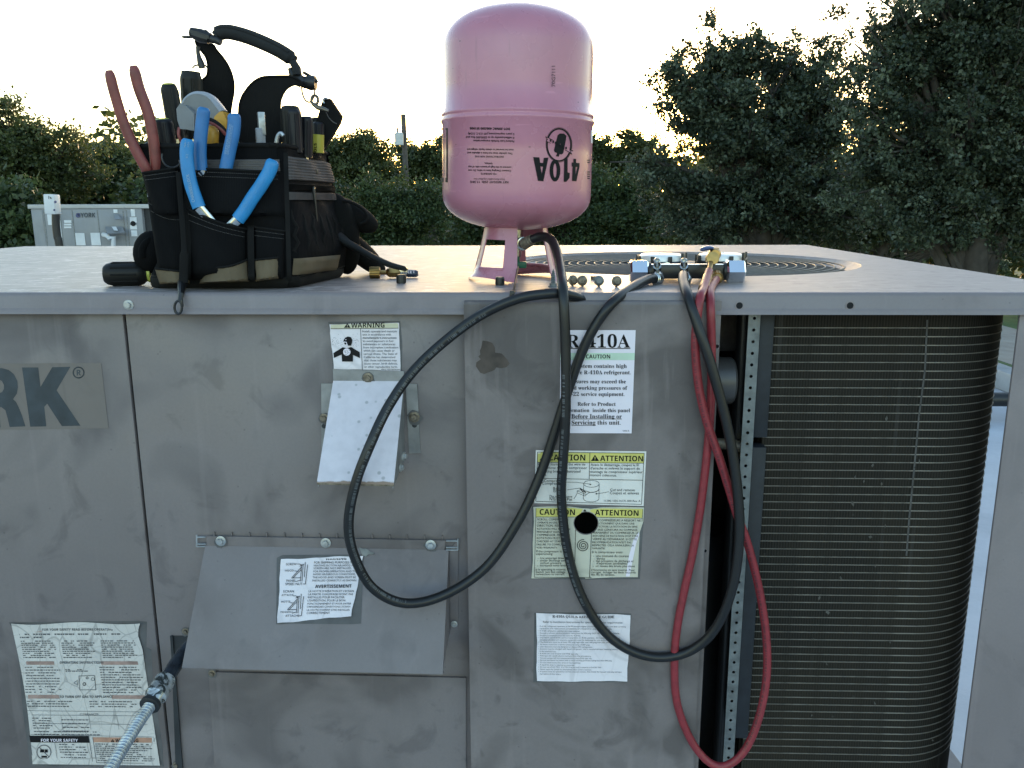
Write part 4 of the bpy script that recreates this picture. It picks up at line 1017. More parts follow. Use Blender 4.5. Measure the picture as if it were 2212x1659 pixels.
def knurl(mb, Mx, r, L, n=40):
    mb.lathe([(r * .7, 0), (r * .96, .0003), (r, .0016), (r, L - .0016), (r * .96, L - .0003), (r * .62, L)], n, Mx)
    vs = mb.v[-6 * n:]
    c = Mx.translation; ax = (Mx.to_3x3() @ Vector((0, 0, 1))).normalized()
    for i in range(6):
        if i in (2, 3):
            for k in range(0, n, 2):
                j = len(mb.v) - 6 * n + i * n + k; q = mb.v[j] - c; a = ax * q.dot(ax); mb.v[j] = c + a + (q - a) * .93
ports = []
for (ux, uy, lx, ly, mt) in ((615, 380, 592, 560, 'steel'), (1005, 380, 985, 565, 'steel'), (1395, 300, 1445, 545, 'brass')):
    base = Hm(ux + 4, 430, MYc - .008); top = Hm(ux, 312, MYc - .022)
    if mt == 'steel':
        mb = MB(); d = top - base; L = d.length
        mb.lathe([(.0058, -.006), (.0058, L * .30), (.0042, L * .32), (.0042, L * .5), (.0048, L * .52), (.0048, L * .95), (.004, L), (.0026, L), (.0024, L - .004)], 18, frame(base, d)); mb.build('port', mt, man)
    hb = Hm(lx + 30, ly - 40, MYc - .007); hd = Vector((-.12, -1, -.28)).normalized()
    mb = MB(); mb.lathe([(.0055, -.002), (.0055, .012)], 14, frame(hb, hd)); knurl(mb, frame(hb + hd * .008, hd), .0094 if mt == 'steel' else .0085, .011); mb.build('hose_nut', mt, man)
    ports.append(hb + hd * .018)
# brass ball-valve end on the high side
bt = Hm(1400, 330, MYc - .030)
mb = MB(); bd = Vector((-.05, -1, .22)).normalized(); knurl(mb, frame(Hm(1405, 300, MYc - .012), bd), .0090, .014); mb.build('coupler_nut', 'brass', man)
mb = MB(); mb.lathe([(.0075, 0), (.0085, .004), (.0085, .016), (.006, .02)], 18, frame(Hm(1440, 230, MYc + .004), Vector((-.1, -1, .1)))); mb.box(Hm(1450, 190, MYc), (.011, .012, .012), None, .002); mb.build('valve_block', 'brass', man)
M['bluelever'] = simple('blue_grip', (.035, .06, .16), .22, 0, .2, 60, coat=.4)
la, lb = Hm(1450, 165, MYc - .004), Hm(1250, 165, MYc - .016)
mb = MB(); mb.tube(spline([la, la.lerp(lb, .35) + Vector((0, 0, .003)), la.lerp(lb, .7) + Vector((0, 0, .002)), lb], 5), [.002, .003, .0042, .005, .0056, .0058, .006, .006, .006, .006, .0058, .0056, .0054, .005, .004, .0015], 12, True, .55); mb.build('valve_lever', 'bluelever', man)
# two gauges
M['gaugeback'] = simple('sky_pale_plated_back', (.80, .80, .78), .34, .25, .03, 30)  # pale base colour carries the sky's reflection on the plated back
for gx, gy in ((680, 225), (1545, 217)):
    gc = Hm(gx, gy, 1.255); gc.z = .036; gc = Hm(gx, gy, 1.255)
    g = bpy.data.objects.new('gauge', None); COL.objects.link(g); g.parent = man; g.location = gc - man.location
    mb = MB(); mb.lathe([(.0005, .0022), (.004, .002), (.0045, .0008), (.027, .0010), (.0318, -.001), (.0335, -.005), (.0335, -.014), (.030, -.016)], 48, Matrix.Translation(gc)); mb.build('gauge_case', 'gaugeback', g)
    mb = MB(); mb.lathe([(.034, -.009), (.0362, -.010), (.0366, -.024), (.0345, -.0255), (.02, -.0258)], 48, Matrix.Translation(gc)); mb.build('rubber_boot', 'black', g)
    mb = MB()
    for a in (-160, -118, -78, -40, -5, 40, 100, 160):
        p = gc + Vector((math.cos(rad(a)), math.sin(rad(a)), 0)) * .0362
        mb.box(p + Vector((0, 0, -.010)), (.0032, .006, .017 if a not in (-5, -40) else .026), Matrix.Rotation(rad(a), 3, 'Z'), .0008)
    mb.tube([gc + Vector((math.cos(rad(a)) * .0372, math.sin(rad(a)) * .0372, -.0105 + .006 * math.sin(rad(a + 60)))) for a in range(-170, 20, 10)], .0014, 6); mb.build('boot_strap', 'black', g)
    mb = MB(); mb.tube([gc + Vector((0, -.02, -.018)), (gc.x, MYc + .004, .022)], .006, 12); mb.build('gauge_stem', 'steel', man)

# ================================================================== hoses
def hose(name, label, mat, pts, r, ends, prt=None):
    """pts: (picture x, picture y, distance) or world vectors; ends: list of (material, from-end?)"""
    P = [p if isinstance(p, Vector) else onY(*p) for p in pts]
    root = empty(name, P[len(P) // 2], label, 'hose', 'service hoses hanging over the front of the unit')
    sp = spline(P, 9)
    mb = MB(); mb.tube(sp, r, 14); mb.build('hose_tube', mat, root, 70)
    for mt, at_start, L in ends:
        a, b = (sp[0], sp[1]) if at_start else (sp[-1], sp[-2])
        d = (b - a).normalized(); mb = MB()
        mb.lathe([(r * 1.0, -.003), (r * 1.22, -.002), (r * 1.25, L * .7), (r * 1.12, L * .74), (r * 1.12, L), (r * .98, L + .0005)], 18, frame(a, d)); mb.build('crimp_ferrule', mt, root)
    # printed line along the tube
    if prt:
        mm, i0, i1, side = prt; mb = MB()
        i = i0
        rr = random.Random(len(sp))
        while i < i1:
            a, b = sp[i], sp[i + 1]; t = (b - a).normalized(); v = (CAM_P - a).normalized(); v = (v - t * v.dot(t)).normalized(); w = t.cross(v)
            L = (b - a).length
            for f in (.05, .28, .5, .75):
                if rr.random() < .3: continue
                c = a + t * L * f; lf = L * rr.uniform(.1, .18); hw = r * .28; n0 = (v * math.cos(side) + w * math.sin(side)); tw = t.cross(n0)
                o = c + n0 * (r * 1.012)
                k = n0 * (r * .06)
                mb.add([o - tw * hw - k * .6, o + t * lf - tw * hw - k * .6, o + t * lf + tw * hw - k * .6, o + tw * hw - k * .6, o, o + t * lf], [(0, 1, 5, 4), (4, 5, 2, 3)])
            i += 1
        mb.build('hose_print', mm, root, recalc=False)
    return root
hose('charging_hose', 'black hose looping from the pink cylinder valve down to the middle manifold port', 'hose_black',
     [outp + od * .012, (1150, 517, 1.188), (1172, 511, 1.178), (1192, 520, 1.160), (1205, 552, 1.118), (1212, 592, 1.062), (1217, 640, 1.020), (1222, 760, 1.014), (1222, 900, 1.014), (1216, 1000, 1.018), (1213, 1080, 1.026), (1226, 1190, 1.0325), (1255, 1285, 1.0325), (1300, 1358, 1.0325), (1355, 1402, 1.0325), (1422, 1420, 1.0325), (1490, 1406, 1.030), (1545, 1358, 1.022), (1582, 1270, 1.014), (1597, 1160, 1.012), (1592, 1050, 1.012), (1573, 930, 1.012), (1540, 802, 1.012), (1510, 712, 1.016), (1488, 645, 1.034), (1477, 612, 1.085), (1476, 594, 1.135), ports[1]], .0064, [('rustyscrew', True, .016), ('steel', False, .010)], ('hose_print2', 66, 110, .5))
hose('suction_hose', 'black hose looping low across the flue hood from the manifold port at the left', 'hose_black',
     [ports[0], (1400, 603, 1.140), (1365, 622, 1.085), (1325, 652, 1.036), (1288, 700, 1.030), (1255, 765, 1.0315), (1225, 850, 1.0315), (1198, 935, 1.0325), (1165, 1030, 1.030), (1118, 1128, 1.022), (1050, 1225, 1.012), (960, 1285, .998), (875, 1303, .985), (805, 1270, .975), (765, 1200, .966), (753, 1130, .962), (768, 1045, .958), (800, 960, .964), (838, 880, .985), (890, 805, 1.005), (960, 738, 1.018), (1040, 680, 1.022), (1120, 645, 1.026), (1195, 634, 1.030), (1238, 640, 1.044), (1262, 651, 1.057), (1275, 668, 1.068)], .0064, [('steel', True, .010)], ('hose_print2', 108, 190, .3))
hose('red_hose', 'red hose hanging in a long narrow loop over the coil edge', 'hose_red',
     [Hm(1372, 470, MYc - .052), (1521, 622, 1.070), (1512, 645, 1.030), (1503, 715, 1.0225), (1503, 773, 1.0225), (1511, 844, 1.0225), (1528, 915, 1.0225), (1553, 986, 1.0225), (1575, 1057, 1.024), (1592, 1112, 1.025), (1612, 1165, 1.03), (1630, 1230, 1.035), (1645, 1300, 1.04), (1655, 1373, 1.04), (1657, 1444, 1.038), (1648, 1515, 1.034), (1627, 1586, 1.030), (1598, 1634, 1.028), (1561, 1655, 1.028), (1525, 1641, 1.030), (1489, 1592, 1.033), (1462, 1515, 1.034), (1457, 1426, 1.034), (1463, 1355, 1.034), (1478, 1277, 1.034), (1496, 1196, 1.034), (1512, 1105, 1.034), (1524, 1010, 1.034), (1533, 915, 1.034), (1537, 820, 1.034), (1537, 738, 1.033), (1535, 660, 1.034), (1535, 625, 1.075), ports[2]], .0054, [('brass', False, .012)], ('hose_print', 22, 150, .35))
mb = MB(); a, b2, c2 = Hm(1398, 350, MYc - .028), Hm(1370, 490, MYc - .054), onY(1520, 624, 1.074)
mb.tube([a, b2], .0034, 12); d = (c2 - b2).normalized(); L = (c2 - b2).length
mb.lathe([(.0036, -.003), (.0056, 0), (.0058, L * .25), (.0066, L * .3), (.0066, L * .75), (.0072, L * .8), (.0072, L), (.0052, L + .001)], 12, frame(b2, d)); mb.build('hose_ferrule', 'brass', man)

# ================================================================== small things lying on the lid
def capthing(name, x, y, r, h, mat, label, cat, group=None, fl=.93):
    p = onZ(x, y, 0); mb = MB(); Mx = Matrix.Translation(p)
    mb.lathe([(r * .9, 0), (r, .0005), (r, h - .0012), (r * fl, h - .0002), (r * .8, h)], 20, Mx)
    for k in range(14):
        a = 2 * math.pi * k / 14; mb.box(p + Vector((math.cos(a) * r, math.sin(a) * r, h * .45)), (.0007, .0009, h * .7), Matrix.Rotation(a, 3, 'Z'))
    return tag(mb.build(name, mat, origin=p), label, cat, group)
capthing('valve_cap', 867, 612, .0066, .0125, 'black', 'small black valve cap beside the brass ball valve', 'cap')
p = onZ(1080, 616, 0)
capthing('square_cap', 1080, 616, .0060, .0115, 'blackmetal', "black cap beside the pink cylinder's foot", 'cap')
# brass ball valve with blue lever
bv = empty('ball_valve', onZ(830, 600, 0), 'brass ball valve with a blue lever lying behind a black cap', 'valve')
a = onZ(797, 602, 0) + Vector((0, .006, .0088)); dd = Vector((1, .12, 0)).normalized()
mb = MB(); knurl(mb, frame(a, dd), .0088, .016, 44); mb.build('knurled_nut', 'brass', bv)
mb = MB(); mb.lathe([(.0035, 0), (.0035, .010), (.006, .012), (.0078, .016), (.0078, .028), (.0055, .032)], 8, frame(a + dd * .015, dd)); mb.build('valve_body', 'brass', bv)
mb = MB(); mb.box(a + dd * .049 + Vector((0, 0, .001)), (.018, .011, .011), None, .002); mb.build('end_nut', 'steel', bv)
M['navy'] = simple('navy_vinyl', (.016, .028, .06), .4, 0, .2, 60)
mb = MB(); q = onZ(884, 600, 0) + Vector((0, .0, .0065)); mb.tube([q + Vector((-.016, 0, 0)), q + Vector((-.012, 0, .0004)), q + Vector((.010, 0, 0)), q + Vector((.0135, 0, 0))], [.004, .0062, .0062, .0042], 14, True, .9); lv = mb.build('lever', 'navy', bv)
I = Ink(PY(q.y - .0064)); I.text(bold('JACKET'), 858, 592, 897, 590, h=6); I.build('lettering', ['white'], lv)
# loose screws
for i, (x, y, mt, ori, lab) in enumerate(((1258, 619, 'rustyscrew', 0, 'brassy hex-head screw leftmost of the row of loose screws by the manifold'), (1294, 619, 'galvdark', 0, 'bright zinc hex-head screw in the middle of the loose row'), (1332, 620, 'rustyscrew', 0, 'dull hex-head screw nearest the chrome knob of the manifold'), (1285, 604, 'rustyscrew', 1, 'small brown nut lying behind the loose row of screws'), (1237, 618, 'rustyscrew', 0, 'screw half hidden behind the black hose on the lid'))):
    p = onZ(x, y, 0); mb = MB()
    if ori == 0:
        c = p + Vector((0, .004, .0075)); d = Vector((.15 * (i - 1), -1, .12)).normalized()
        mb.lathe([(.0066, 0), (.0070, .0012), (.0052, .0022)], 20, frame(c, d)); mb.lathe([(.0052, .0018), (.0052, .005), (.0042, .0058)], 6, frame(c, d))
        mb.tube([c, c - d * .020], [.0023, .0012], 10); mb.tube([c + Vector((.0, -.001, -.0055)), c + Vector((0, .001, -.0075))], .0018, 8)
    else:
        mb.lathe([(.0028, 0), (.0062, .0), (.0062, .0055), (.0028, .0055)], 6, Matrix.Translation(p)); 
    tag(mb.build('loose_screw' if ori == 0 else 'loose_nut', mt, origin=p), lab, 'screw' if ori == 0 else 'nut', 'loose screws on the lid')
p = onZ(1195, 620, 0); mb = MB()
mb.lathe([(.0068, 0), (.007, .0012), (.005, .002)], 20, Matrix.Translation(p)); mb.lathe([(.005, .0017), (.005, .005), (.0038, .0055)], 6, Matrix.Translation(p))
mb.lathe([(.0026 + (.0008 if k % 2 else 0) - .0016 * max(0, k - 8) / 6, .005 + k * .0012) for k in range(15)] + [(.0002, .0245)], 12, Matrix.Translation(p))
tag(mb.build('loose_screw', 'galvdark', origin=p), 'self-tapping screw standing on its head beside the black hose', 'screw', 'loose screws on the lid')

# ================================================================== tool bag
def fabric(name, c, scale=900, rough=.85, b=.35):
    k = NT(name); v = k.coord()
    f = k.noise(v, 14, 5); base = k.mix(k.ramp(f, [(.35, 0.0), (.7, .7)]), c, tuple(x * 1.9 for x in c))
    dust = k.ramp(k.noise(v, 5, 5, .6), [(.55, 0.0), (.8, .25)]); base = k.mix(dust, base, tuple(x * 2.6 + .002 for x in c))
    k.l(base, k.b.inputs['Base Color']); k.b.inputs['Roughness'].default_value = rough; k.b.inputs['Specular IOR Level'].default_value = .07
    w = k.n('ShaderNodeTexWave'); w.inputs['Scale'].default_value = scale / 6.28; k.l(v, w.inputs['Vector'])
    k.bump(k.mix(.5, w.outputs['Color'], k.noise(v, 60, 4)), b, .0008); return k.m
M['nylon'] = fabric('black_nylon', (.0050, .0050, .0055))
M['nylon2'] = fabric('worn_black_nylon', (.0095, .0092, .0092))
M['webbing'] = fabric('grey_webbing', (.085, .078, .076))
M['tan'] = fabric('tan_leather', (.105, .082, .055), 300, .7)
M['strapgrey'] = fabric('grey_strap', (.022, .023, .024), 700, .7)
M['thread'] = simple('grey_thread', (.10, .09, .085), .8)
M['darkring'] = simple('dark_plated_ring', (.12, .11, .10), .4, .6, .2, 60)
M['rubber'] = simple('black_rubber', (.008, .008, .008), .7, 0, .2, 60, 0, .2)

BAGL = [ # z, front-left, front-right, back-right, back-left
    (.000, (-.527, 1.106), (-.330, 1.106), (-.305, 1.290), (-.512, 1.300)),
    (.012, (-.528, 1.102), (-.325, 1.100), (-.300, 1.300), (-.516, 1.305)),
    (.045, (-.510, 1.100), (-.322, 1.096), (-.292, 1.315), (-.510, 1.312)),
    (.075, (-.511, 1.105), (-.326, 1.100), (-.303, 1.322), (-.512, 1.318)),
    (.110, (-.520, 1.112), (-.332, 1.108), (-.314, 1.328), (-.518, 1.324)),
    (.150, (-.531, 1.120), (-.336, 1.116), (-.322, 1.332), (-.524, 1.330)),
    (.186, (-.543, 1.126), (-.338, 1.121), (-.327, 1.334), (-.530, 1.332))]
def lev(z):
    for a, b in zip(BAGL, BAGL[1:]):
        if z <= b[0]:
            t = max(0, (z - a[0]) / (b[0] - a[0])); return [Vector(p).lerp(Vector(q), t) for p, q in zip(a[1:], b[1:])]
    return [Vector(p) for p in BAGL[-1][1:]]
def ringpt(u, z, o=0.0):
    """point on the bag wall; u 0..1 front L->R, 1..2 right side, 2..3 back, 3..4 left side; o outward"""
    c = lev(z); i = int(u) % 4; t = u - int(u); a, b = c[i], c[(i + 1) % 4]
    p = a.lerp(b, t); e = (b - a).normalized(); nrm = Vector((e.y, -e.x))
    rnd_ = .018; L = (b - a).length; dc = min(t, 1 - t) * L
    inn = rnd_ * (1 - math.sqrt(max(0, 1 - (1 - min(1, dc / rnd_)) ** 2))) * .9
    belly = .006 * math.sin(math.pi * t) * math.sin(math.pi * min(1, z / .19))
    wr = .0016 * math.sin(t * 17 + z * 90 + i * 2) * math.sin(z * 60 + i) * (1 if .01 < z < .175 else 0)
    p = p + nrm * (belly + wr - inn + o)
    return Vector((p.x, p.y, z))
bag = empty('tool_bag', (-.42, 1.2, 0), 'black nylon tool bag with grey webbing and tan trim on the lid', 'tool bag')
mb = MB(); NU, NZ = 96, 26
def us(i): return 4 * i / NU
mb.grid(NU, NZ, lambda u, v: ringpt(min(3.99999, 4 * u), .0005 + .1855 * v)); mb.build('bag_body', 'nylon', bag, 80)
mb = MB(); mb.grid(NU, 6, lambda u, v: ringpt(min(3.99999, 4 * u), .186 - .05 * v, -.006))
mb.add([ringpt(min(3.99999, 4 * i / NU), .137, -.006) for i in range(NU)], [tuple(range(NU))]); mb.build('bag_lining', 'nylon', bag, 80)
mb = MB(); mb.tube([ringpt(min(3.9999, 4 * i / NU), .186, -.002) for i in range(NU + 1)], .0048, 8, False, .75); mb.build('rim_binding', 'nylon2', bag, 80)
mb = MB(); mb.grid(NU, 4, lambda u, v: ringpt(min(3.99999, 4 * u), .0008 + .017 * v, .0022 * math.sin(math.pi * min(1, v + .25)))); mb.build('bag_base', 'rubber', bag, 80)
def wallband(name, u0, u1, z0, z1, o, mat, n=40, m=8, ribs=0, bag_=bag, slope=0):
    mb = MB()
    def fn(a, b):
        z = z0 + (z1 - z0) * b + slope * a; e = min(a, 1 - a, b, 1 - b)
        return ringpt(u0 + (u1 - u0) * a, z, o * min(1, e * 12 + .25) + (ribs * math.sin(b * 2 * math.pi * 8) if ribs else 0))
    mb.grid(n, m * (6 if ribs else 1), fn); return mb.build(name, mat, bag_, 80)
wallband('webbing_band', .30, .97, .150, .168, .0030, 'webbing', 40, 8, .00035)
wallband('webbing_patch', 1.04, 1.98, .142, .173, .0040, 'webbing', 30, 8, .0006)
wallband('webbing_strip', 1.02, 1.98, .116, .126, .0034, 'webbing', 30, 4, .0005)
wallband('zipper', 1.05, 1.98, .129, .1375, .0030, 'rubber', 30, 4, .0008)
mb = MB(); p = ringpt(1.5, .156, .0055); mb.lathe([(.0005, .0008), (.0035, .0005), (.004, 0)], 12, frame(p, (1, -.2, 0))); mb.build('rivet', 'black', bag)
zp = ringpt(1.36, .134, .006); mb = MB(); mb.tube([zp, zp + Vector((.001, -.001, -.012)), zp + Vector((.002, -.001, -.024)), zp + Vector((.003, -.001, -.055))], [.002, .0022, .0015, .0013], 8); mb.box(zp + Vector((0, 0, -.006)), (.004, .005, .012), None, .001); mb.build('zipper_pull', 'blackmetal', bag)
# pockets on the front face, by picture points
def YF(y): return 1.124 - .030 * min(1, max(0, (y - 315) / 300))
def fpt(x, y, o): return onY(x, y, YF(y) - .006 - o)
def pocket(name, q, bulge, mat='nylon', top=.0, stitch=True, nu=16, nv=10, wr=.0008, sag=0):
    mb = MB()
    def fn(u, v):
        p = bilin(q, u, v); p.y += sag * math.sin(math.pi * u) * (1 - v)
        o = .0006 + bulge * (math.sin(math.pi * u) ** .6) * (top + (1 - top) * math.sin(math.pi * min(1, v * .8 + .2))) + wr * math.sin(u * 21 + v * 9) * math.sin(v * 14 + u * 5)
        if u in (0, 1) or v == 1: o = -.004
        return fpt(p.x, p.y, o)
    mb.grid(nu, nv, fn); o = mb.build(name, mat, bag, 80, recalc=False)
    # binding along the mouth and two rows of stitches
    e = [fn(.03 + .94 * k / 24, 0) for k in range(25)]
    mb = MB(); mb.tube(e, .0019, 8, True, .8); mb.build('pocket_binding', 'nylon2', o, 80)
    if stitch:
        mb = MB(); rr = random.Random(int(q[0][0]))
        for vv in (.07, .16):
            k = .05
            while k < .95:
                a, b = fn(k, vv), fn(k + .012, vv); d = Vector((0, -.0007, 0)); mb.tube([a + d, b + d], .00032, 4); k += .022
        mb.build('stitching', 'thread', o)
    return o
pocket('tool_pocket', [(392, 362), (612, 372), (618, 470), (408, 470)], .017, top=1)
pocket('tool_pocket', [(306, 374), (388, 362), (398, 470), (332, 470)], .016, top=1)
pocket('tool_pocket', [(318, 425), (398, 450), (398, 600), (345, 600)], .007, top=.5, sag=10)
pocket('tool_pocket', [(400, 448), (536, 496), (534, 602), (412, 604)], .024, top=1, sag=6)
pocket('tool_pocket', [(546, 490), (618, 500), (612, 602), (548, 604)], .010, top=.6)
pocket('trim_patch', [(334, 580), (408, 588), (410, 612), (345, 614)], .0105, 'tan', 1, False)
pocket('trim_patch', [(446, 576), (536, 560), (540, 608), (430, 613)], .0275, 'tan', 1, False, sag=8)
pocket('trim_patch', [(546, 562), (606, 556), (602, 602), (552, 608)], .0135, 'tan', 1, False)
wallband('trim_patch', 1.02, 1.72, .018, .040, .0055, 'tan', 24, 6, 0, bag, -.004)
# shaped trim on the right side front
mb = MB()
for k in range(7):     # folds of cloth on the right side
    u = 1.06 + .13 * k; mb.tube([ringpt(min(1.98, u + .02 * math.sin(z * 60 + k)), z / 100, -.0012 + .0012 * math.sin(z)) for z in range(3, 12)], [.001, .002, .003, .0034, .0034, .003, .0024, .0018, .001], 8)
mb.build('side_fold', 'nylon2', bag, 80)
# vertical straps
for q in ([(398, 380), (414, 380), (412, 606), (396, 606)], [(534, 480), (548, 480), (550, 606), (536, 606)], [(612, 330), (622, 330), (630, 606), (620, 606)]):
    mb = MB(); mb.grid(3, 20, lambda u, v: fpt(*bilin(q, u, v), .0085 if .05 < v < .97 else .0)); mb.build('strap', 'nylon2', bag, 80, recalc=False)
# fins of the bag that carry the grip
TI = crop(700, 80, 3.40308)
def fin(pts, Y, th, name='handle_fin'):
    P = [onY(*TI(p), Y) for p in pts]
    P = spline(P + [P[0]], 4)[:-1]
    mb = MB(); tri = tessellate_polygon([[Vector((p.x, p.z, 0)) for p in P]]); n = len(P)
    mb.add(P + [p + Vector((0, th, 0)) for p in P], [tuple(t) for t in tri] + [tuple(i + n for i in t[::-1]) for t in tri])
    mb.add(P + [p + Vector((0, th, 0)) for p in P], [(i, (i + 1) % n, n + (i + 1) % n, n + i) for i in range(n)])
    o = mb.build(name, 'nylon2', bag, 50)
    mb = MB(); mb.tube(P + [P[0]], .0016, 6, False); mb.build('fin_piping', 'nylon2', o, 80); return o
fin([(235, 270), (330, 300), (470, 330), (520, 400), (620, 520), (700, 660), (742, 820), (742, 960), (715, 1120), (690, 1320), (680, 1640), (90, 1640), (95, 1150), (160, 1030), (260, 900), (330, 800), (390, 740), (404, 620), (380, 500), (310, 400), (255, 330)], 1.262, .006)
fin([(1640, 885), (1560, 862), (1450, 925), (1385, 1040), (1366, 1180), (1372, 1640), (845, 1640), (820, 1230), (850, 1050), (920, 930), (1010, 830), (1130, 765), (1300, 752), (1420, 750), (1520, 755), (1620, 800), (1660, 850)], 1.215, .006)
gp = [onY(*TI(p), 1.24) for p in ((515, 215), (560, 172), (640, 155), (760, 170), (950, 225), (1150, 305), (1330, 390), (1470, 475), (1560, 545))]
mb = MB(); g = spline(gp, 5); mb.tube(g, [.0112 if 3 < k < len(g) - 3 else .0085 for k in range(len(g))], 14, True, .9); grip = mb.build('handle_grip', 'strapgrey', bag, 80)
mb = MB(); mb.tube([p + Vector((.002, -.0088, .005)) for p in g[4:-4]], .0026, 8); mb.build('grip_seam', 'strapgrey', grip, 80)
def J(x, y, Y=1.235): return onY(*TI((x, y)), Y)
mb = MB()
for a, b2, r in (((170, 150), (440, 240), .0085), ((200, 180), (420, 250), .009), ((60, 222), (190, 225), .0022), ((330, 165), (400, 195), .006), ((480, 240), (580, 300), .006), ((400, 230), (520, 270), .006)):
    mb.tube([J(*a), J((a[0] + b2[0]) / 2, (a[1] + b2[1]) / 2), J(*b2)], [r * .7, r, r * .8], 10)
mb.build('swivel_clip', 'black', bag)
mb = MB(); mb.tube([J(270, 350), J(270, 430), J(285, 500), J(310, 580), J(325, 640)], [.003, .0028, .0035, .0050, .0045], 10); mb.tube([J(195, 640), J(230, 605), J(300, 595), J(370, 605), J(400, 640)], .0012, 6); mb.build('clip_tail', 'black', bag)
mb = MB(); mb.tube([J(1545, 560), J(1590, 640), J(1605, 740)], [.0105, .012, .012], 10, True, .5); mb.build('webbing_loop', 'strapgrey', bag)
mb = MB(); mb.tube([J(1500, 640), J(1530, 730), J(1640, 800), J(1730, 850)], [.003, .005, .0075, .008], 10); mb.tube([J(1700, 830), J(1780, 838), J(1850, 842)], [.008, .0105, .0095], 12); mb.tube([J(1680, 695), J(1760, 740), J(1830, 780), J(1870, 830)], .0022, 8)
mb.build('swivel_clip', 'black', bag)
mb = MB(); mb.tube(spline([J(1660, 890), J(1670, 980), J(1710, 1070), J(1770, 1095), J(1820, 1030), J(1840, 910)], 5), .0013, 8); mb.build('split_ring', 'darkring', bag)
mb = MB(); mb.tube([J(1835 + 45 * math.cos(rad(a)), 1068 + 62 * math.sin(rad(a))) for a in range(0, 361, 24)], .0022, 8); mb.tube([J(1810, 1120), J(1880, 1170), J(1960, 1190), J(2020, 1215)], [.0028, .0035, .003, .002], 10); mb.build('snap_hook', 'darkring', bag)
# D-ring and the lanyard with its snap hook over the lid edge
mb = MB(); mb.tube([fpt(372 + 22 * math.cos(rad(a)), 338 + 24 * math.sin(rad(a)), .012) for a in range(-10, 200, 12)], .0013, 8); mb.build('d_ring', 'blackmetal', bag)
ly = [fpt(386, 372, .016), fpt(390, 430, .018), fpt(396, 500, .019), fpt(398, 550, .02), fpt(397, 590, .018), fpt(396, 612, .02)]
mb = MB(); mb.tube(spline(ly, 6), [.004 if k < 18 else .0062 for k in range(31)], 10, True, .35, (0, 1, 0)); lan = mb.build('lanyard', 'nylon2', bag, 80)
mb = MB(); hk = [onY(x, y, Y) for x, y, Y in ((394, 612, 1.075), (392, 622, 1.06), (391, 636, 1.044), (389, 650, 1.041))]
mb.tube(hk, [.0062, .005, .0034, .003], 10); mb.tube([onY(385 + 8 * math.cos(rad(a)), 664 + 14 * math.sin(rad(a)), 1.0405) for a in range(0, 361, 20)], .0017, 8); mb.box(onY(393, 655, 1.0405), (.003, .003, .009), None, .0006); mb.build('lanyard_hook', 'blackmetal', lan)

# ---- tools: each its own thing, standing in the bag
def P3(pts, Y): return [onY(x, y, Y) if len((x, y)) == 2 else None for x, y in pts]
TK = crop(500, 350, 3.68667)
def K_(x, y, Y): return onY(*TK((x, y)), Y)
M['redgrip'] = simple('worn_red_grip', (.19, .040, .035), .45, 0, .3, 60, .08)
M['bluegrip'] = simple('blue_dipped_grip', (.016, .215, .50), .40, 0, .08, 60, .03)
M['bluegrip2'] = simple('blue_dipped_grip_used', (.020, .145, .37), .42, 0, .12, 60, .03)
M['print'] = simple('pale_grip_print', (.22, .36, .52), .5)
M['greycase'] = simple('grey_meter_case', (.16, .17, .185), .45, 0, .1, 60, .03)
M['greycase2'] = simple('pale_grey_jaw', (.30, .315, .35), .4, 0, .06, 60)
M['orange'] = simple('amber_plastic', (.52, .27, .035), .4, 0, .12, 60)
M['gripblack'] = simple('black_driver_grip', (.007, .0068, .006), .5, 0, .3, 50, .1, .3)
M['navygrip'] = simple('navy_driver_grip', (.0065, .007, .011), .45, 0, .2, 50, .06, .35)
M['limeband'] = simple('lime_band', (.45, .48, .08), .4)
M['toolyellow'] = simple('yellow_driver_collar', (.42, .37, .045), .4, 0, .15, 40)
def handle(pts, Y, r, mat, parent, name='grip', flat=.62, tipr=.6, dy=0):
    P = [onY(x, y, Y + dy * k / len(pts)) for k, (x, y) in enumerate(pts)]
    s_ = spline(P, 6); n = len(s_)
    R = [r * (tipr if k == 0 else .88 if k == 1 else .97 if k == 2 else 1.0) for k in range(n)]
    mb = MB(); mb.tube(s_, R, 14, True, flat, (0, 1, 0)); return mb.build(name, mat, parent, 60)
# long red-handled cutters
rc = empty('red_pliers', onY(325, 372, 1.135), 'pair of worn red-handled pliers at the left edge of the tool bag', 'pliers', 'hand tools standing in the bag')
handle([(235, 152), (247, 200), (266, 262), (290, 318), (312, 358), (318, 372)], 1.105, .0070, 'redgrip', rc, flat=.8, dy=.012)
handle([(288, 142), (300, 190), (320, 245), (331, 300), (336, 345), (337, 368)], 1.115, .0074, 'redgrip', rc, flat=.8, dy=.008)
mb = MB(); mb.tube([onY(318, 368, 1.117), onY(326, 400, 1.13), onY(330, 440, 1.135)], .006, 10, True, .6); mb.tube([onY(337, 364, 1.121), onY(336, 400, 1.13), onY(332, 440, 1.135)], .006, 10, True, .6); mb.build('jaw', 'steel', rc)
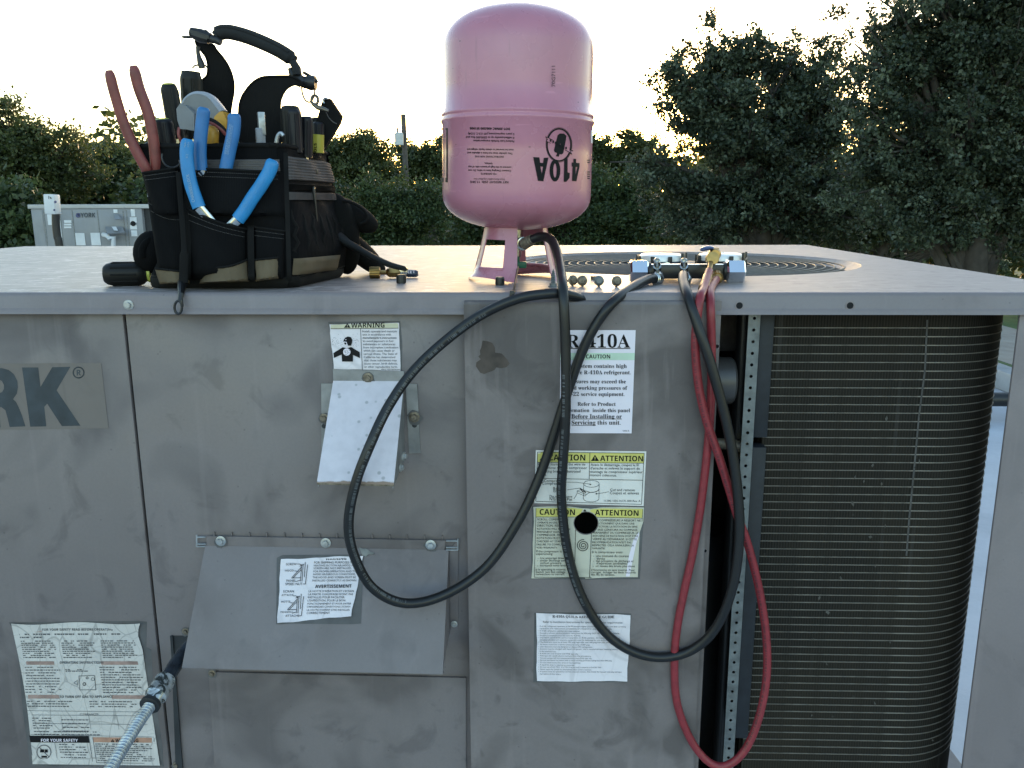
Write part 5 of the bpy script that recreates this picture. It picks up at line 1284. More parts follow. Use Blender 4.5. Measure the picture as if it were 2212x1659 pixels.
# blue tongue-and-groove pliers in the front pocket
def pliers(name, label, A, B, Y, mat, r, pivot, txt=None):
    root = empty(name, onY(*pivot, Y + .01), label, 'pliers', 'hand tools standing in the bag')
    gA = handle(A, Y, r, mat, root, flat=.6); gB = handle(B, Y, r, mat, root, flat=.6)
    mb = MB(); a, b2 = onY(*A[-1], Y), onY(*B[-1], Y); pv = onY(*pivot, Y + .008)
    mb.tube([a, a.lerp(pv, .6), pv], [r * .75, r * .7, r], 10, True, .5, (0, 1, 0)); mb.tube([b2, b2.lerp(pv, .6), pv], [r * .75, r * .7, r], 10, True, .5, (0, 1, 0)); mb.build('jaw', 'steel', root)
    if txt:
        I = Ink(PY(Y - r * .62 - .0005))
        for t, x0, y0, x1, y1, h in txt: I.text(t, x0, y0, x1, y1, h)
        I.build('lettering', ['print'], gB if txt[0][1] > 450 else gA)
    return root
pliers('blue_pliers', 'bright blue-handled pliers spread open in the front pocket', [(406, 300), (403, 330), (406, 365), (413, 400), (424, 432), (430, 448)], [(590, 345), (582, 370), (563, 402), (545, 428), (528, 455), (514, 474)], 1.082, 'bluegrip', .0088, (480, 505),
       [(bold('CHANNELLOCK'), 421, 436, 408, 376, 6.5), ('412', 406, 342, 406, 333, 5), ('Made in', 401, 318, 402, 302, 4), ('U.S.A.', 408, 318, 409, 306, 4)])
pliers('blue_pliers', 'darker blue-handled pliers standing upright behind the front pocket', [(441, 232), (438, 255), (434, 290), (432, 325), (434, 368)], [(505, 245), (506, 265), (503, 292), (497, 320), (487, 368)], 1.100, 'bluegrip2', .0086, (462, 400),
       [('NEVER USE ON OR NEAR LIVE ELECTRIC CIRCUITS', 489, 333, 500, 268, 5), ('ALWAYS WEAR APPROVED EYE PROTECTION', 494, 334, 504, 272, 5)])
# clamp meter with grey jaws and amber case
cm = empty('clamp_meter', K_(1150, 800, 1.17), 'grey clamp meter jaws with amber case and test leads in the bag', 'meter', 'hand tools standing in the bag')
mb = MB(); jaw = [K_(x, y, 1.146) for x, y in ((790, 235), (850, 140), (945, 80), (1060, 76), (1170, 120), (1255, 210), (1345, 330), (1275, 420), (1235, 520), (1180, 570), (980, 570), (970, 380), (900, 275), (840, 240))]
mb.prism(jaw, (0, .026, 0)); mb.build('meter_jaw', 'greycase', cm, 30)
mb = MB(); mb.tube(spline([p + Vector((0, .013, .0)) for p in jaw[:7]], 4), .0135, 12, True, .35, (0, 0, 1)); mb.build('jaw_rim', 'greycase2', cm, 60)
mb = MB(); mb.prism([K_(x, y, 1.128) for x, y in ((715, 290), (770, 210), (850, 240), (975, 360), (975, 610), (880, 590), (770, 580), (730, 450))], (0, .024, 0)); mb.build('meter_jaw', 'greycase', cm, 30)
mb = MB(); mb.prism([K_(x, y, 1.14) for x, y in ((1270, 400), (1345, 330), (1390, 325), (1450, 470), (1440, 620), (1330, 560), (1250, 470))], (0, .03, 0)); mb.build('meter_case', 'orange', cm, 30)
mb = MB(); mb.tube(spline([K_(1260, 560, 1.135), K_(1220, 640, 1.13), K_(1215, 740, 1.13), K_(1240, 850, 1.135)], 5), [.004, .007, .0095, .011, .0115, .012, .012, .012, .012, .0118, .0115, .0112, .011, .0105, .010, .008], 12, True, .8); mb.build('meter_knob', 'orange', cm, 50)
for off, mt in ((0, 'rubber'), (34, 'redgrip')):
    mb = MB(); mb.tube(spline([K_(1180, 440 + off, 1.125), K_(1280, 480 + off, 1.122), K_(1370, 550 + off, 1.122), K_(1440, 630 + off, 1.125)], 5), .0028, 8); mb.build('test_lead', mt, cm)
mb = MB(); mb.tube(spline([K_(760, 560, 1.13), K_(750, 660, 1.128), K_(790, 760, 1.13), K_(860, 830, 1.14)], 5), .0022, 8); mb.build('test_lead', 'redgrip', cm)
# screwdriver grips
def driver(label, pts, Y, r, mat, band=None, tipr=.75, shaft=True):
    root = empty('screwdriver', onY(*pts[-1], Y), label, 'screwdriver', 'hand tools standing in the bag')
    g_ = handle(pts, Y, r, mat, root, 'grip', .95, tipr)
    for k in range(6):
        a = 2 * math.pi * k / 6; mb = MB()
        P = [onY(*pts[0], Y), onY(*pts[-1], Y)]; d = P[1] - P[0]; w = d.normalized().cross(Vector((0, 1, 0))).normalized()
        o = (w * math.cos(a) + Vector((0, 1, 0)) * math.sin(a)) * r * .93
        mb.tube([P[0] + d * .12 + o, P[0] + d * .95 + o], r * .16, 6); mb.build('grip_rib', mat, g_, 60)
    if band:
        mb = MB(); a = onY(*pts[0], Y); d = (onY(*pts[1], Y) - a).normalized(); mb.lathe([(r * .3, -.0012), (r * .62, -.0008), (r * .80, .0012), (r * .7, .003)], 18, frame(a, d)); mb.build('end_band', band, root)
    if shaft:
        mb = MB(); a = onY(*pts[-1], Y); mb.tube([a, Vector((a.x, a.y, .145))], .0035, 8); mb.build('shaft', 'steel', root)
    return root
driver('black screwdriver grip with lime band leaning left behind the red pliers', [(364, 182), (368, 210), (376, 250), (384, 300)], 1.19, .0115, 'gripblack', 'limeband')
driver('tallest black screwdriver grip beside the left handle fin', [(412, 155), (413, 190), (416, 240), (420, 300)], 1.225, .0150, 'gripblack', None, .86)
driver('short black screwdriver grip with yellow ring between the red handles', [(350, 258), (353, 275), (358, 300), (362, 340)], 1.15, .0135, 'navygrip', 'limeband', .7)
driver('stubby black screwdriver grip low at the left rim', [(328, 306), (332, 318), (338, 335), (342, 350)], 1.14, .0125, 'gripblack', None, .7)
driver('wide black screwdriver grip with lime band right of the right handle fin', [(627, 230), (628, 250), (630, 280), (632, 325)], 1.19, .0135, 'gripblack', 'limeband', .85)
driver('navy screwdriver grip with a pale edge in front of the lime-banded grip', [(634, 236), (634, 255), (636, 290), (638, 330)], 1.185, .0100, 'navygrip')
driver('slim navy screwdriver grip right of the pale-edged one', [(661, 252), (662, 270), (661, 300), (661, 340)], 1.21, .0090, 'navygrip')
driver('small black screwdriver grip behind the yellow-collared driver', [(684, 254), (684, 270), (682, 300), (680, 340)], 1.27, .0088, 'gripblack')
yd = driver('navy screwdriver with a yellow collar at the right corner of the bag', [(687, 264), (687, 275), (687, 288), (687, 300)], 1.245, .0082, 'navygrip', shaft=False)
mb = MB(); mb.tube([onY(687, 291, 1.243), onY(686, 330, 1.243)], .0090, 16); yc = mb.build('collar', 'toolyellow', yd)
I = Ink(PY(1.243 - .0096)); I.text(bold('TOOLS'), 684, 345, 684, 309, 5.5); I.build('lettering', ['ink'], yc)
# hex bit driver in pale grey sleeve
bd_ = empty('nut_driver', onY(566, 312, 1.15), 'pale grey nut driver with a square steel tip in front of the right fin', 'nut driver', 'hand tools standing in the bag')
mb = MB(); mb.lathe([(.0062, 0), (.0066, .001), (.0066, .04), (.0060, .041)], 6, Matrix.Translation(onY(566, 345, 1.15))); mb.build('sleeve', 'greycase2', bd_, 25)
a = onY(566, 286, 1.15); mb = MB(); mb.box(a + Vector((0, 0, .011)), (.0088, .0088, .030), Matrix.Rotation(.5, 3, 'Z'), .0008); mb.build('square_tip', 'galv', bd_)
hkk = empty('inspection_hook', onY(597, 312, 1.15), 'small steel hook beside the nut driver', 'hook', 'hand tools standing in the bag')
mb = MB(); mb.tube(spline([onY(597, 345, 1.15), onY(596, 318, 1.15), onY(599, 297, 1.15), onY(606, 288, 1.15), onY(612, 294, 1.15)], 5), .0028, 10); mb.build('hook_rod', 'galv', hkk)
# leather sheath leaning at the right corner
sh = empty('knife_sheath', onY(700, 320, 1.25), 'black sheath leaning out over the right rear corner of the bag', 'sheath', 'hand tools standing in the bag')
TL2 = crop(950, 350, 4.148)
mb = MB(); mb.prism([onY(*TL2(p), 1.255) for p in ((1335, 165), (1445, 155), (1635, 440), (1600, 560), (1330, 1010), (1180, 1010), (1190, 640), (1270, 380), (1290, 300))], (0, .012, 0)); so = mb.build('sheath_body', 'nylon2', sh, 30)
mb = MB(); mb.tube([onY(*TL2((1380 + 42 * math.cos(rad(a)), 200 + 45 * math.sin(rad(a)))), 1.252) for a in range(120, 340, 20)], .0016, 8); mb.build('sheath_ring', 'steel', sh)
mb = MB(); mb.tube(spline([onY(*TL2(p), 1.254) for p in ((1385, 385), (1430, 470), (1500, 540), (1560, 570))], 4), .0008, 6); mb.build('seam', 'thread', sh)

# shoulder strap heaped behind the bag, and a folded pad
ss = empty('shoulder_strap', onZ(770, 560, 0), 'black padded shoulder strap heaped behind the bag at its right', 'strap')
TM = crop(350, 700, 1.58)
def Mm(x, y, Y): return onY(*TM((x, y)), Y)
def pad(name, pts, Y, w, mat, th=.006, ys=None):
    P = [Mm(*p, Y + (ys[k] if ys else 0)) for k, p in enumerate(pts)]; s_ = spline(P, 6)
    mb = MB(); mb.tube(s_, w, 14, True, .28, (0, 0, 1)); return mb.build(name, mat, ss, 80)
mb = MB(); oc = Mm(1620, 225, 1.31)
M['pad'] = fabric('black_pad', (.006, .0062, .006))
def padfn(cx, cy, rx, rz, ry, tilt):
    def fn(u, v):
        a, b = 2 * math.pi * u, math.pi * (v - .5); x, z, y = rx * math.cos(a) * math.cos(b), rz * math.sin(b), ry * math.sin(a) * math.cos(b)
        return Vector((cx[0] + x * math.cos(tilt) + z * math.sin(tilt), cx[1] + y, cx[2] - x * math.sin(tilt) + z * math.cos(tilt)))
    return fn
for (px_, py_, Y, rx, rz, ry, tl_) in ((1610, 225, 1.33, .052, .022, .03, .45), (1555, 290, 1.31, .030, .050, .03, -.25), (1680, 455, 1.34, .055, .018, .03, .75), (1600, 420, 1.30, .022, .045, .02, .0)):
    c = Mm(px_, py_, Y); mb = MB(); mb.grid(28, 14, padfn(c, 0, rx, rz, ry, tl_)); mb.build('strap_pad', 'pad', ss, 80)
mb = MB(); c = Mm(1612, 215, 1.30)
mb.tube([Mm(1500 + 115 + 118 * math.cos(rad(a)), 215 + 66 * math.sin(rad(a)) + 30 * math.cos(rad(a)), 1.298) for a in range(-175, 60, 12)], .0022, 8); mb.build('pad_piping', 'nylon2', ss, 80)
P = [Mm(1540, 350, 1.28), Mm(1600, 400, 1.265), Mm(1690, 450, 1.25), Mm(1780, 500, 1.225), Mm(1870, 540, 1.20), Mm(1960, 565, 1.185)]
mb = MB(); mb.tube(spline(P, 6), [.015 - .007 * k / 30 for k in range(31)], 12, True, .45, (0, .4, 1)); mb.build('strap_tail', 'strapgrey', ss, 80)
# strap loop at the left foot of the bag
mb = MB(); mb.grid(24, 12, padfn(Mm(388, 462, 1.15), 0, .024, .030, .022, .25)); mb.tube(spline([Mm(430, 385, 1.15), Mm(378, 395, 1.135), Mm(338, 440, 1.128), Mm(336, 495, 1.128)], 6), .006, 10, True, .5, (0, 1, 0)); mb.build('side_pouch', 'nylon', bag, 80)
# screwdriver lying on the lid, half under the bag
sd = empty('screwdriver', onZ(268, 600, 0), 'black-handled screwdriver lying on the lid at the left of the bag', 'screwdriver', 'hand tools standing in the bag')
c0, c1 = onY(222, 580, 1.135), onY(318, 578, 1.150); zc = .0165; c0.z = c1.z = zc
mb = MB(); L = (c1 - c0).length; mb.lathe([(.004, 0), (.011, .001), (.0145, .005), (.0162, .012), (.0165, L * .75), (.0155, L * .88), (.012, L * .95), (.011, L)], 28, frame(c0, c1 - c0)); mb.build('grip', 'gripblack', sd)
for k in range(10):
    a = 2 * math.pi * k / 10; d = (c1 - c0).normalized(); w = d.cross(Vector((0, 0, 1))).normalized(); o = w * math.cos(a) * .0158 + Vector((0, 0, 1)) * math.sin(a) * .0158
    mb = MB(); mb.tube([c0 + d * .012 + o, c0 + d * L * .8 + o], .0016, 6); mb.build('grip_rib', 'rubber', sd, 60)
mb = MB(); d = (c1 - c0).normalized(); mb.lathe([(.011, 0), (.0125, .001), (.0125, .004), (.006, .005)], 20, frame(c1, d)); mb.build('end_band', 'limeband', sd)
mb = MB(); mb.tube([c1, c1 + d * .09], .0035, 10); mb.build('shaft', 'steel', sd)

# ================================================================== second rooftop unit, far left
TN = crop(0, 350, 2.37)
FY = 11.0
fu = empty('distant_rooftop_unit', onY(180, 530, FY), 'smaller-looking grey rooftop unit standing across the roof at the far left', 'air conditioner')
M['farpanel'] = painted('far_grey_enamel', (.26, .265, .275), (.19, .19, .195), blot=2, thr=(.6, .7), amount=.3)
M['farlid'] = simple('far_lid_enamel', (.40, .39, .37), .5, 0, .1, 3)
M['farwhite'] = simple('far_white_label', (.62, .63, .64), .5, 0, .1, 6)
def N_(x, y, Y=FY): return onY(*TN((x, y)), Y)
a, b2 = N_(285, 1120), N_(1322, 1140); zt_ = N_(700, 1118).z; zb_ = ROOF_Z + .35
mb = MB(); mb.bb((a.x, FY, zb_), (b2.x, FY + 1.15, zt_), .01); mb.build('cabinet', 'farpanel', fu)
mb = MB(); xr = b2.x + .56; mb.bb((b2.x + .002, FY + .06, zb_), (xr, FY + 1.12, zt_ - .001)); mb.build('coil_section', 'inner', fu)
mb = MB(); mb.bb((a.x - .03, FY - .015, zt_ + .001), (xr + .02, FY + 1.18, zt_ + .055), .008); mb.build('lid', 'farlid', fu)
mb = MB(); mb.bb((a.x + .05, FY + .05, ROOF_Z), (xr - .05, FY + 1.1, zb_ - .001)); mb.build('roof_curb', 'galv', fu)
for x in (410, 425, 575, 690, 925, 1165, 1195):
    p = N_(x, 1300); mb = MB(); mb.bb((p.x - .006, FY - .004, zb_), (p.x + .006, FY - .001, zt_ - .02)); mb.build('panel_seam', 'farpanel' if x in (410,) else 'inkgrey', fu)
for k, (x0, y0, x1, y1) in enumerate(((438, 1170, 505, 1270), (597, 1225, 667, 1250), (597, 1258, 667, 1275), (597, 1283, 667, 1300), (700, 1345, 800, 1460), (843, 1343, 943, 1460), (1057, 1125, 1098, 1158), (1218, 1122, 1262, 1190), (1210, 1197, 1278, 1248), (1213, 1272, 1280, 1312), (1222, 1320, 1283, 1375), (548, 1160, 580, 1390))):
    p, q = N_(x0, y0, FY - .006), N_(x1, y1, FY - .006); mb = MB(); mb.bb((p.x, FY - .007, q.z), (q.x, FY - .003, p.z)); mb.build('label_sheet', 'farwhite', fu)
mb = MB(); p, q, r, s_ = N_(1060, 1160, FY - .008), N_(1100, 1162, FY - .008), N_(1130, 1215, FY - .15), N_(1072, 1212, FY - .15); mb.prism([p, q, r, s_], (0, .012, -.012)); mb.build('flue_hood', 'farpanel', fu)
mb = MB(); p, q, r, s_ = N_(978, 1285, FY - .008), N_(1140, 1282, FY - .008), N_(1165, 1340, FY - .2), N_(1000, 1345, FY - .2); mb.prism([p, q, r, s_], (0, .012, -.012)); mb.build('air_hood', 'farpanel', fu)
mb = MB(); p, q = N_(1040, 1288, FY - .12), N_(1100, 1325, FY - .16); mb.prism([N_(1042, 1288, FY - .10), N_(1085, 1287, FY - .10), N_(1102, 1325, FY - .19), N_(1065, 1322, FY - .19)], (0, -.004, .004)); mb.build('label_sheet', 'farwhite', fu)
mb = MB(); mb.tube([N_(965, 1360, FY - .02), N_(1000, 1370, FY - .15), N_(1020, 1395, FY - .15), N_(1060, 1385, FY - .15), N_(1058, 1460, FY - .12), N_(1058, 1600, FY - .12)], .03, 10); mb.build('conduit', 'farwhite', fu)
p = N_(1242, 1257, FY - .008); mb = MB(); mb.lathe([(.0005, .004), (.034, .004), (.034, 0)], 14, frame(p, (0, -1, 0))); mb.build('knockout', 'void', fu)
lg = MB(); I = Ink(PY(FY - .008), TN); I.text(bold('YORK'), 752, 1200, 888, 1198, h=42)
I.m = 1; I.disc((728, 1180), 22); I.tess([(705, 1160), (750, 1160), (745, 1200), (735, 1185)]); I.build('lettering', ['york', 'bluelever'], fu)
# disconnect box on its post in front of it
db = empty('disconnect_box', onY(*TN((520, 1450)), 10.2), 'white disconnect box on a black post in front of the far unit', 'electrical box')
p, q = N_(428, 985, 10.2), N_(548, 1168, 10.2); mb = MB(); mb.box(((p.x + q.x) / 2, 10.2, (p.z + q.z) / 2), (q.x - p.x, .14, p.z - q.z), Matrix.Rotation(.05, 3, 'Y'), .01); bx = mb.build('box_door', 'farwhite', db)
I = Ink(PY(10.2 - .078), TN); I.rect(452, 998, 457, 1028); I.poly([(464, 1005), (478, 1015), (482, 1028), (470, 1024)]); I.m = 1; I.disc((517, 1055), 13); I.disc((507, 1130), 10); I.build('print_marks', ['ink', 'bluelever'], bx)
mb = MB(); mb.tube(spline([N_(520, 1168, 10.2), N_(522, 1260, 10.2), N_(535, 1380, 10.2), N_(555, 1470, 10.2), Vector((N_(575, 1500, 10.2).x, 10.2, ROOF_Z))], 5), .045, 12); mb.build('post', 'black', db)
# roof vent seen past the cylinder foot
# utility pole with transformer
M['wood'] = simple('weathered_pole', (.10, .085, .075), .9, 0, .3, 6)
up = empty('utility_pole', (onY(872, 400, 30).x, 30, GROUND_Z), 'wooden utility pole with a grey transformer between bag and cylinder', 'utility pole')
t_ = onY(871, 247, 30); mb = MB(); mb.tube([(t_.x + .12, 30, GROUND_Z), (t_.x, 30, t_.z)], [.13, .085], 14); mb.build('pole', 'wood', up)
c = onY(862, 301, 29.7); mb = MB(); mb.lathe([(.12, -.2), (.15, -.19), (.155, .19), (.12, .22), (.02, .24)], 18, Matrix.Translation(c)); mb.build('transformer', 'farwhite', up)
mb = MB(); mb.tube([c + Vector((-.05, 0, .22)), c + Vector((-.05, 0, .38))], .04, 8); mb.build('bushing', 'inkgrey', up)
p2 = empty('utility_pole', (onY(*TN((803, 600)), 40).x, 40, GROUND_Z), 'small distant pole top rising above the trees at left', 'utility pole')
t2 = onY(*TN((800, 460)), 40); mb = MB(); mb.tube([(t2.x, 40, GROUND_Z), (t2.x, 40, t2.z)], [.2, .12], 10); mb.build('pole', 'wood', p2)
for yy, lb in ((336, 'upper thin power line behind the bag'), (380, 'lower thin power line behind the bag')):
    mb = MB(); mb.tube([onY(150, yy + 4, 29), onY(600, yy + 1, 29.3), onY(871, yy - 3, 29.8)], .012, 6); tag(mb.build('power_line', 'inkgrey'), lb, 'power line', 'power lines')

# ================================================================== trees
def leaf_mat(name, dark, mid, light, trans=.35):
    k = NT(name); at = k.n('ShaderNodeAttribute', attribute_name='rnd')
    c = k.ramp(at.outputs['Fac'], [(.0, dark), (.55, mid), (1.0, light)])
    k.l(c, k.b.inputs['Base Color']); k.b.inputs['Roughness'].default_value = .45; k.b.inputs['Specular IOR Level'].default_value = .35
    tr = k.n('ShaderNodeBsdfTranslucent'); k.l(k.mix(.35, c, (.16, .20, .03)), tr.inputs['Color'])
    mx = k.n('ShaderNodeMixShader'); mx.inputs[0].default_value = trans
    out = k.t.nodes['Material Output']; k.l(k.b.outputs[0], mx.inputs[1]); k.l(tr.outputs[0], mx.inputs[2]); k.l(mx.outputs[0], out.inputs['Surface'])
    return k.m
M['oakleaf'] = leaf_mat('oak_leaves', (.020, .029, .019), (.050, .068, .042), (.12, .145, .095), .2)
M['farleaf'] = leaf_mat('hackberry_leaves', (.030, .042, .018), (.060, .080, .032), (.11, .13, .055), .35)
M['bushleaf'] = leaf_mat('shrub_leaves', (.026, .042, .020), (.055, .085, .036), (.095, .13, .055), .28)
M['bark'] = simple('bark', (.05, .042, .036), .9, 0, .35, 9, .5)
def tree(name, label, lobes, Y, n_leaf, size, mat, base_x, seed, depth=.8, clumps=90, cr=.5, twigs=60, group='trees around the building', ground=GROUND_Z, squash=1.0):
    """lobes: crown lobes as picture ellipses (cx, cy, rx, ry[, dY]) at distance Y + dY, given real depth"""
    rs = np.random.RandomState(seed); E_l = []
    for lb in lobes:
        cx, cy, rx, ry = lb[:4]; dY = lb[4] if len(lb) > 4 else 0
        c = onY(cx, cy, Y + dY); k = (c - CAM_P).length / F_D
        E_l.append((np.array(c), np.array([rx * k, rx * k * depth, ry * k])))
    vol = np.array([e[1].prod() ** .75 for e in E_l]); vol /= vol.sum()
    root = empty(name, (onY(base_x, 438, Y).x, Y, ground), label, 'tree', group)
    # sprays of leaves strung along limbs that run from the trunk axis out to the crown's surface
    cen = sum(e[0] * p for e, p in zip(E_l, vol)); nl = max(12, clumps // 6); cc = []; tt = []; limbs = []
    for k in range(nl):
        c, r = E_l[rs.choice(len(E_l), p=vol)]; d = rs.normal(size=3); d[2] = d[2] * .9 + .25; d /= np.linalg.norm(d)
        tip = c + d * r * rs.uniform(.7, 1.14); st = c * .6 + cen * .4 - np.array([0, 0, r[2] * .5]); bow = rs.normal(size=3) * .08 * np.linalg.norm(tip - st)
        limbs.append((st, st * .5 + tip * .5 + bow, tip))
    for k in range(clumps):
        st, md, tip = limbs[rs.randint(nl)]; t = rs.uniform(.12, 1.0) ** .7
        tt.append(t); q = st * (1 - t) ** 2 + md * 2 * t * (1 - t) + tip * t * t
        cc.append(q + rs.normal(size=3) * cr * (.3 + .7 * (1 - t)) * np.array([1, 1, .8]))
    cc = np.array(cc); crr = cr * rs.uniform(.45, 1.2, clumps) * (1.2 - .62 * np.array(tt))
    w = crr ** 2; ids = rs.choice(clumps, n_leaf, p=w / w.sum())
    # leaves sit on a few sprays within each clump
    pos = cc[ids] + rs.normal(size=(n_leaf, 3)) * (crr[ids][:, None] * np.array([.52, .52, .38 * squash]))
    pos += .07 * np.sin(pos[:, [1, 2, 0]] * 9)
    d1 = rs.normal(size=(n_leaf, 3)); d1[:, 2] -= .15; d1 /= np.linalg.norm(d1, axis=1)[:, None]
    d2 = rs.normal(size=(n_leaf, 3)); d2 -= d1 * (d2 * d1).sum(1)[:, None]; d2 /= np.linalg.norm(d2, axis=1)[:, None]
    d3 = np.cross(d1, d2)
    s = size * rs.uniform(.45, 1.55, n_leaf)[:, None]
    v = np.empty((n_leaf, 4, 3))
    v[:, 0] = pos; v[:, 1] = pos + d1 * s * .55 + d2 * s * .34 + d3 * s * .10; v[:, 2] = pos + d1 * s * 1.1; v[:, 3] = pos + d1 * s * .55 - d2 * s * .34 + d3 * s * .10
    me = bpy.data.meshes.new('crown'); nv = n_leaf * 4
    me.vertices.add(nv); me.vertices.foreach_set('co', (v.reshape(-1, 3) - np.array(root.location)).ravel())
    me.loops.add(nv); me.loops.foreach_set('vertex_index', np.arange(nv, dtype=np.int32))
    me.polygons.add(n_leaf); me.polygons.foreach_set('loop_start', np.arange(0, nv, 4, dtype=np.int32))
    me.update(calc_edges=True)
    tone = np.clip(.5 + .26 * rs.normal(size=clumps)[ids] + .15 * rs.normal(size=n_leaf), 0, 1)
    at = me.attributes.new('rnd', 'FLOAT', 'POINT'); at.data.foreach_set('value', np.repeat(tone, 4).astype(np.float32))
    me.materials.append(M[mat]); o = bpy.data.objects.new('crown', me); COL.objects.link(o); o.parent = root
    # trunk and limbs
    mb = MB(); cz = sum(e[0] * p for e, p in zip(E_l, vol)); R = root.location
    top = Vector(cz); fork = Vector((R.x * .6 + top.x * .4, Y, ground + (top.z - ground) * .5))
    tr_ = .028 * (max(e[0][2] + e[1][2] for e in E_l) - ground)
    mb.tube([R, R.lerp(fork, .5) + Vector((tr_ * .4, 0, 0)), fork, fork.lerp(top, .55), top], [tr_ * 1.35, tr_, tr_ * .85, tr_ * .6, tr_ * .25], 10)
    for st, md, tip in limbs[:max(twigs, 10)]:
        r0 = tr_ * rs.uniform(.10, .26); s0 = fork.lerp(top, rs.uniform(.1, .8))
        mb.tube([s0, Vector(st), Vector(st * .25 + md * .5 + tip * .25), Vector(tip)], [r0, r0 * .75, r0 * .45, r0 * .12], 6)
    mb.build('trunk', 'bark', root, 80)
    return root
# the two oaks on the right
tree('oak_tree', 'spreading live oak behind the fan grille with sky showing through its crown',
     [(1640, 190, 160, 130), (1520, 150, 110, 75), (1445, 175, 70, 42), (1590, 75, 80, 55), (1690, 75, 85, 60), (1540, 105, 70, 50), (1770, 110, 70, 60), (1480, 240, 80, 50), (1800, 200, 110, 110), (1590, 290, 140, 70), (1760, 290, 110, 110), (1700, 420, 200, 110), (1530, 430, 150, 100), (1420, 400, 100, 75), (1370, 370, 55, 35), (1800, 440, 140, 110), (1500, 510, 130, 60)], 15.5, 125000, .060, 'oakleaf', 1700, 3, .7, 1900, .20, 200)
tree('oak_tree', 'dark live oak filling the right edge behind the corner post',
     [(2090, 220, 190, 170), (2150, 40, 160, 120), (1950, 70, 110, 62), (2040, 130, 100, 90), (1930, 290, 110, 100), (2060, -60, 150, 90), (2250, -40, 150, 120), (1850, 190, 85, 80), (1870, 110, 60, 60), (1840, 300, 90, 80), (2080, 430, 200, 120), (1960, 480, 130, 90), (2200, 430, 160, 160), (1890, 40, 50, 45), (2300, 250, 200, 250), (1850, 420, 90, 80)], 11.5, 180000, .046, 'oakleaf', 2150, 5, .7, 2400, .165, 200)
tree('dark_tree', 'dense dark tree standing behind the two oaks', [(1700, 430, 260, 110), (2000, 400, 260, 150), (1450, 470, 170, 90), (2250, 350, 200, 200)], 22, 50000, .13, 'oakleaf', 1850, 8, .5, 500, .6, 40)
# left and middle trees
tree('hackberry_tree', 'tall round hackberry at the far left edge above the far unit', [(40, 330, 85, 85), (90, 320, 80, 75), (-40, 350, 110, 110), (150, 350, 75, 70), (20, 270, 40, 34)], 24, 60000, .085, 'farleaf', 30, 11, .7, 520, .40, 50)
tree('hackberry_tree', 'lower tree line tree directly behind the far unit', [(180, 400, 110, 75), (265, 390, 90, 72), (240, 345, 70, 34), (80, 430, 120, 80)], 28, 60000, .10, 'farleaf', 200, 12, .5, 520, .5, 30)
tree('hackberry_tree', 'pointed tree just right of the bag with glowing leaf tips', [(770, 370, 62, 80), (768, 295, 26, 28), (725, 350, 50, 60), (810, 390, 55, 70), (700, 400, 70, 90)], 27, 60000, .085, 'farleaf', 760, 13, .7, 520, .38, 40)
tree('hackberry_tree', 'thin airy tree around the utility pole', [(905, 350, 55, 60), (930, 330, 45, 45), (870, 360, 50, 50), (960, 370, 60, 60), (1010, 350, 70, 70)], 36, 26000, .10, 'farleaf', 915, 14, .7, 300, .4, 90)
tree('hackberry_tree', 'small sunlit tree top right of the cylinder above the dark shrubs', [(1300, 325, 62, 45), (1350, 330, 60, 50), (1240, 340, 70, 60), (1410, 350, 60, 45)], 38, 34000, .11, 'farleaf', 1320, 15, .7, 260, .5, 40)
tree('shrub', 'rounded green shrub in the gap between bag and cylinder', [(850, 455, 95, 72), (800, 480, 70, 60), (910, 470, 75, 72), (760, 500, 70, 50)], 20, 60000, .065, 'bushleaf', 850, 16, .7, 420, .35, 20, 'shrubs under the trees')
tree('shrub', 'dark green shrub right behind the pink cylinder', [(1320, 440, 90, 95), (1250, 430, 90, 90), (1370, 480, 80, 70), (1150, 450, 110, 85), (1020, 450, 100, 85)], 22, 75000, .078, 'bushleaf', 1300, 17, .6, 520, .42, 20, 'shrubs under the trees')
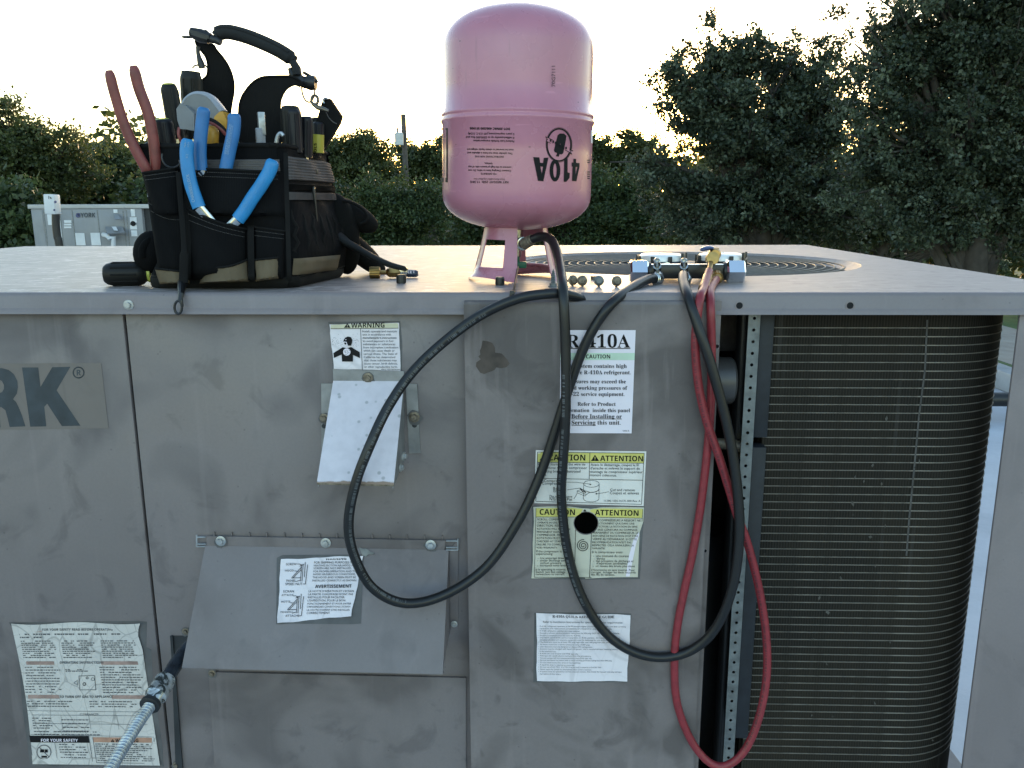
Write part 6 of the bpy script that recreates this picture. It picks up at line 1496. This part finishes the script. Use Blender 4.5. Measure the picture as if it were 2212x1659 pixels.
tree('shrub', 'dark shrub mass mostly hidden behind the tool bag', [(560, 420, 160, 90), (400, 430, 140, 90), (300, 470, 100, 70)], 25, 22000, .16, 'bushleaf', 480, 18, .5, 130, .8, 20, 'shrubs under the trees')
tree('shrub', 'grassy shrub at the far left edge beside the far unit', [(20, 480, 70, 60), (-60, 450, 90, 80), (60, 500, 60, 40)], 18, 15000, .12, 'bushleaf', 10, 19, .7, 90, .5, 15, 'shrubs under the trees')
# woods beyond: one dense mass closing the horizon
def woods():
    rs = np.random.RandomState(77); n = 90000; x = rs.uniform(-60, 62, n); y = rs.uniform(44, 58, n)
    top = GROUND_Z + 7.2 + 1.5 * np.sin(x * .21) + 1.1 * np.sin(x * .53 + 1) + .7 * np.sin(x * 1.3)
    z = GROUND_Z + (top - GROUND_Z) * rs.uniform(0, 1, n) ** .6
    pos = np.stack([x, y, z], 1); d1 = rs.normal(size=(n, 3)); d1 /= np.linalg.norm(d1, axis=1)[:, None]
    d2 = rs.normal(size=(n, 3)); d2 -= d1 * (d2 * d1).sum(1)[:, None]; d2 /= np.linalg.norm(d2, axis=1)[:, None]
    s = .42 * rs.uniform(.6, 1.3, n)[:, None]; v = np.empty((n, 4, 3)); v[:, 0] = pos; v[:, 1] = pos + d1 * s * .55 + d2 * s * .4; v[:, 2] = pos + d1 * s * 1.1; v[:, 3] = pos + d1 * s * .55 - d2 * s * .4
    me = bpy.data.meshes.new('woods'); nv = n * 4; me.vertices.add(nv); me.vertices.foreach_set('co', v.ravel()); me.loops.add(nv); me.loops.foreach_set('vertex_index', np.arange(nv, dtype=np.int32)); me.polygons.add(n); me.polygons.foreach_set('loop_start', np.arange(0, nv, 4, dtype=np.int32)); me.update(calc_edges=True)
    at = me.attributes.new('rnd', 'FLOAT', 'POINT'); at.data.foreach_set('value', np.repeat(rs.uniform(0, 1, n), 4).astype(np.float32)); me.materials.append(M['farleaf'])
    o = bpy.data.objects.new('woods', me); COL.objects.link(o); tag(o, 'distant woods closing off the horizon', None, None, 'stuff')
woods()
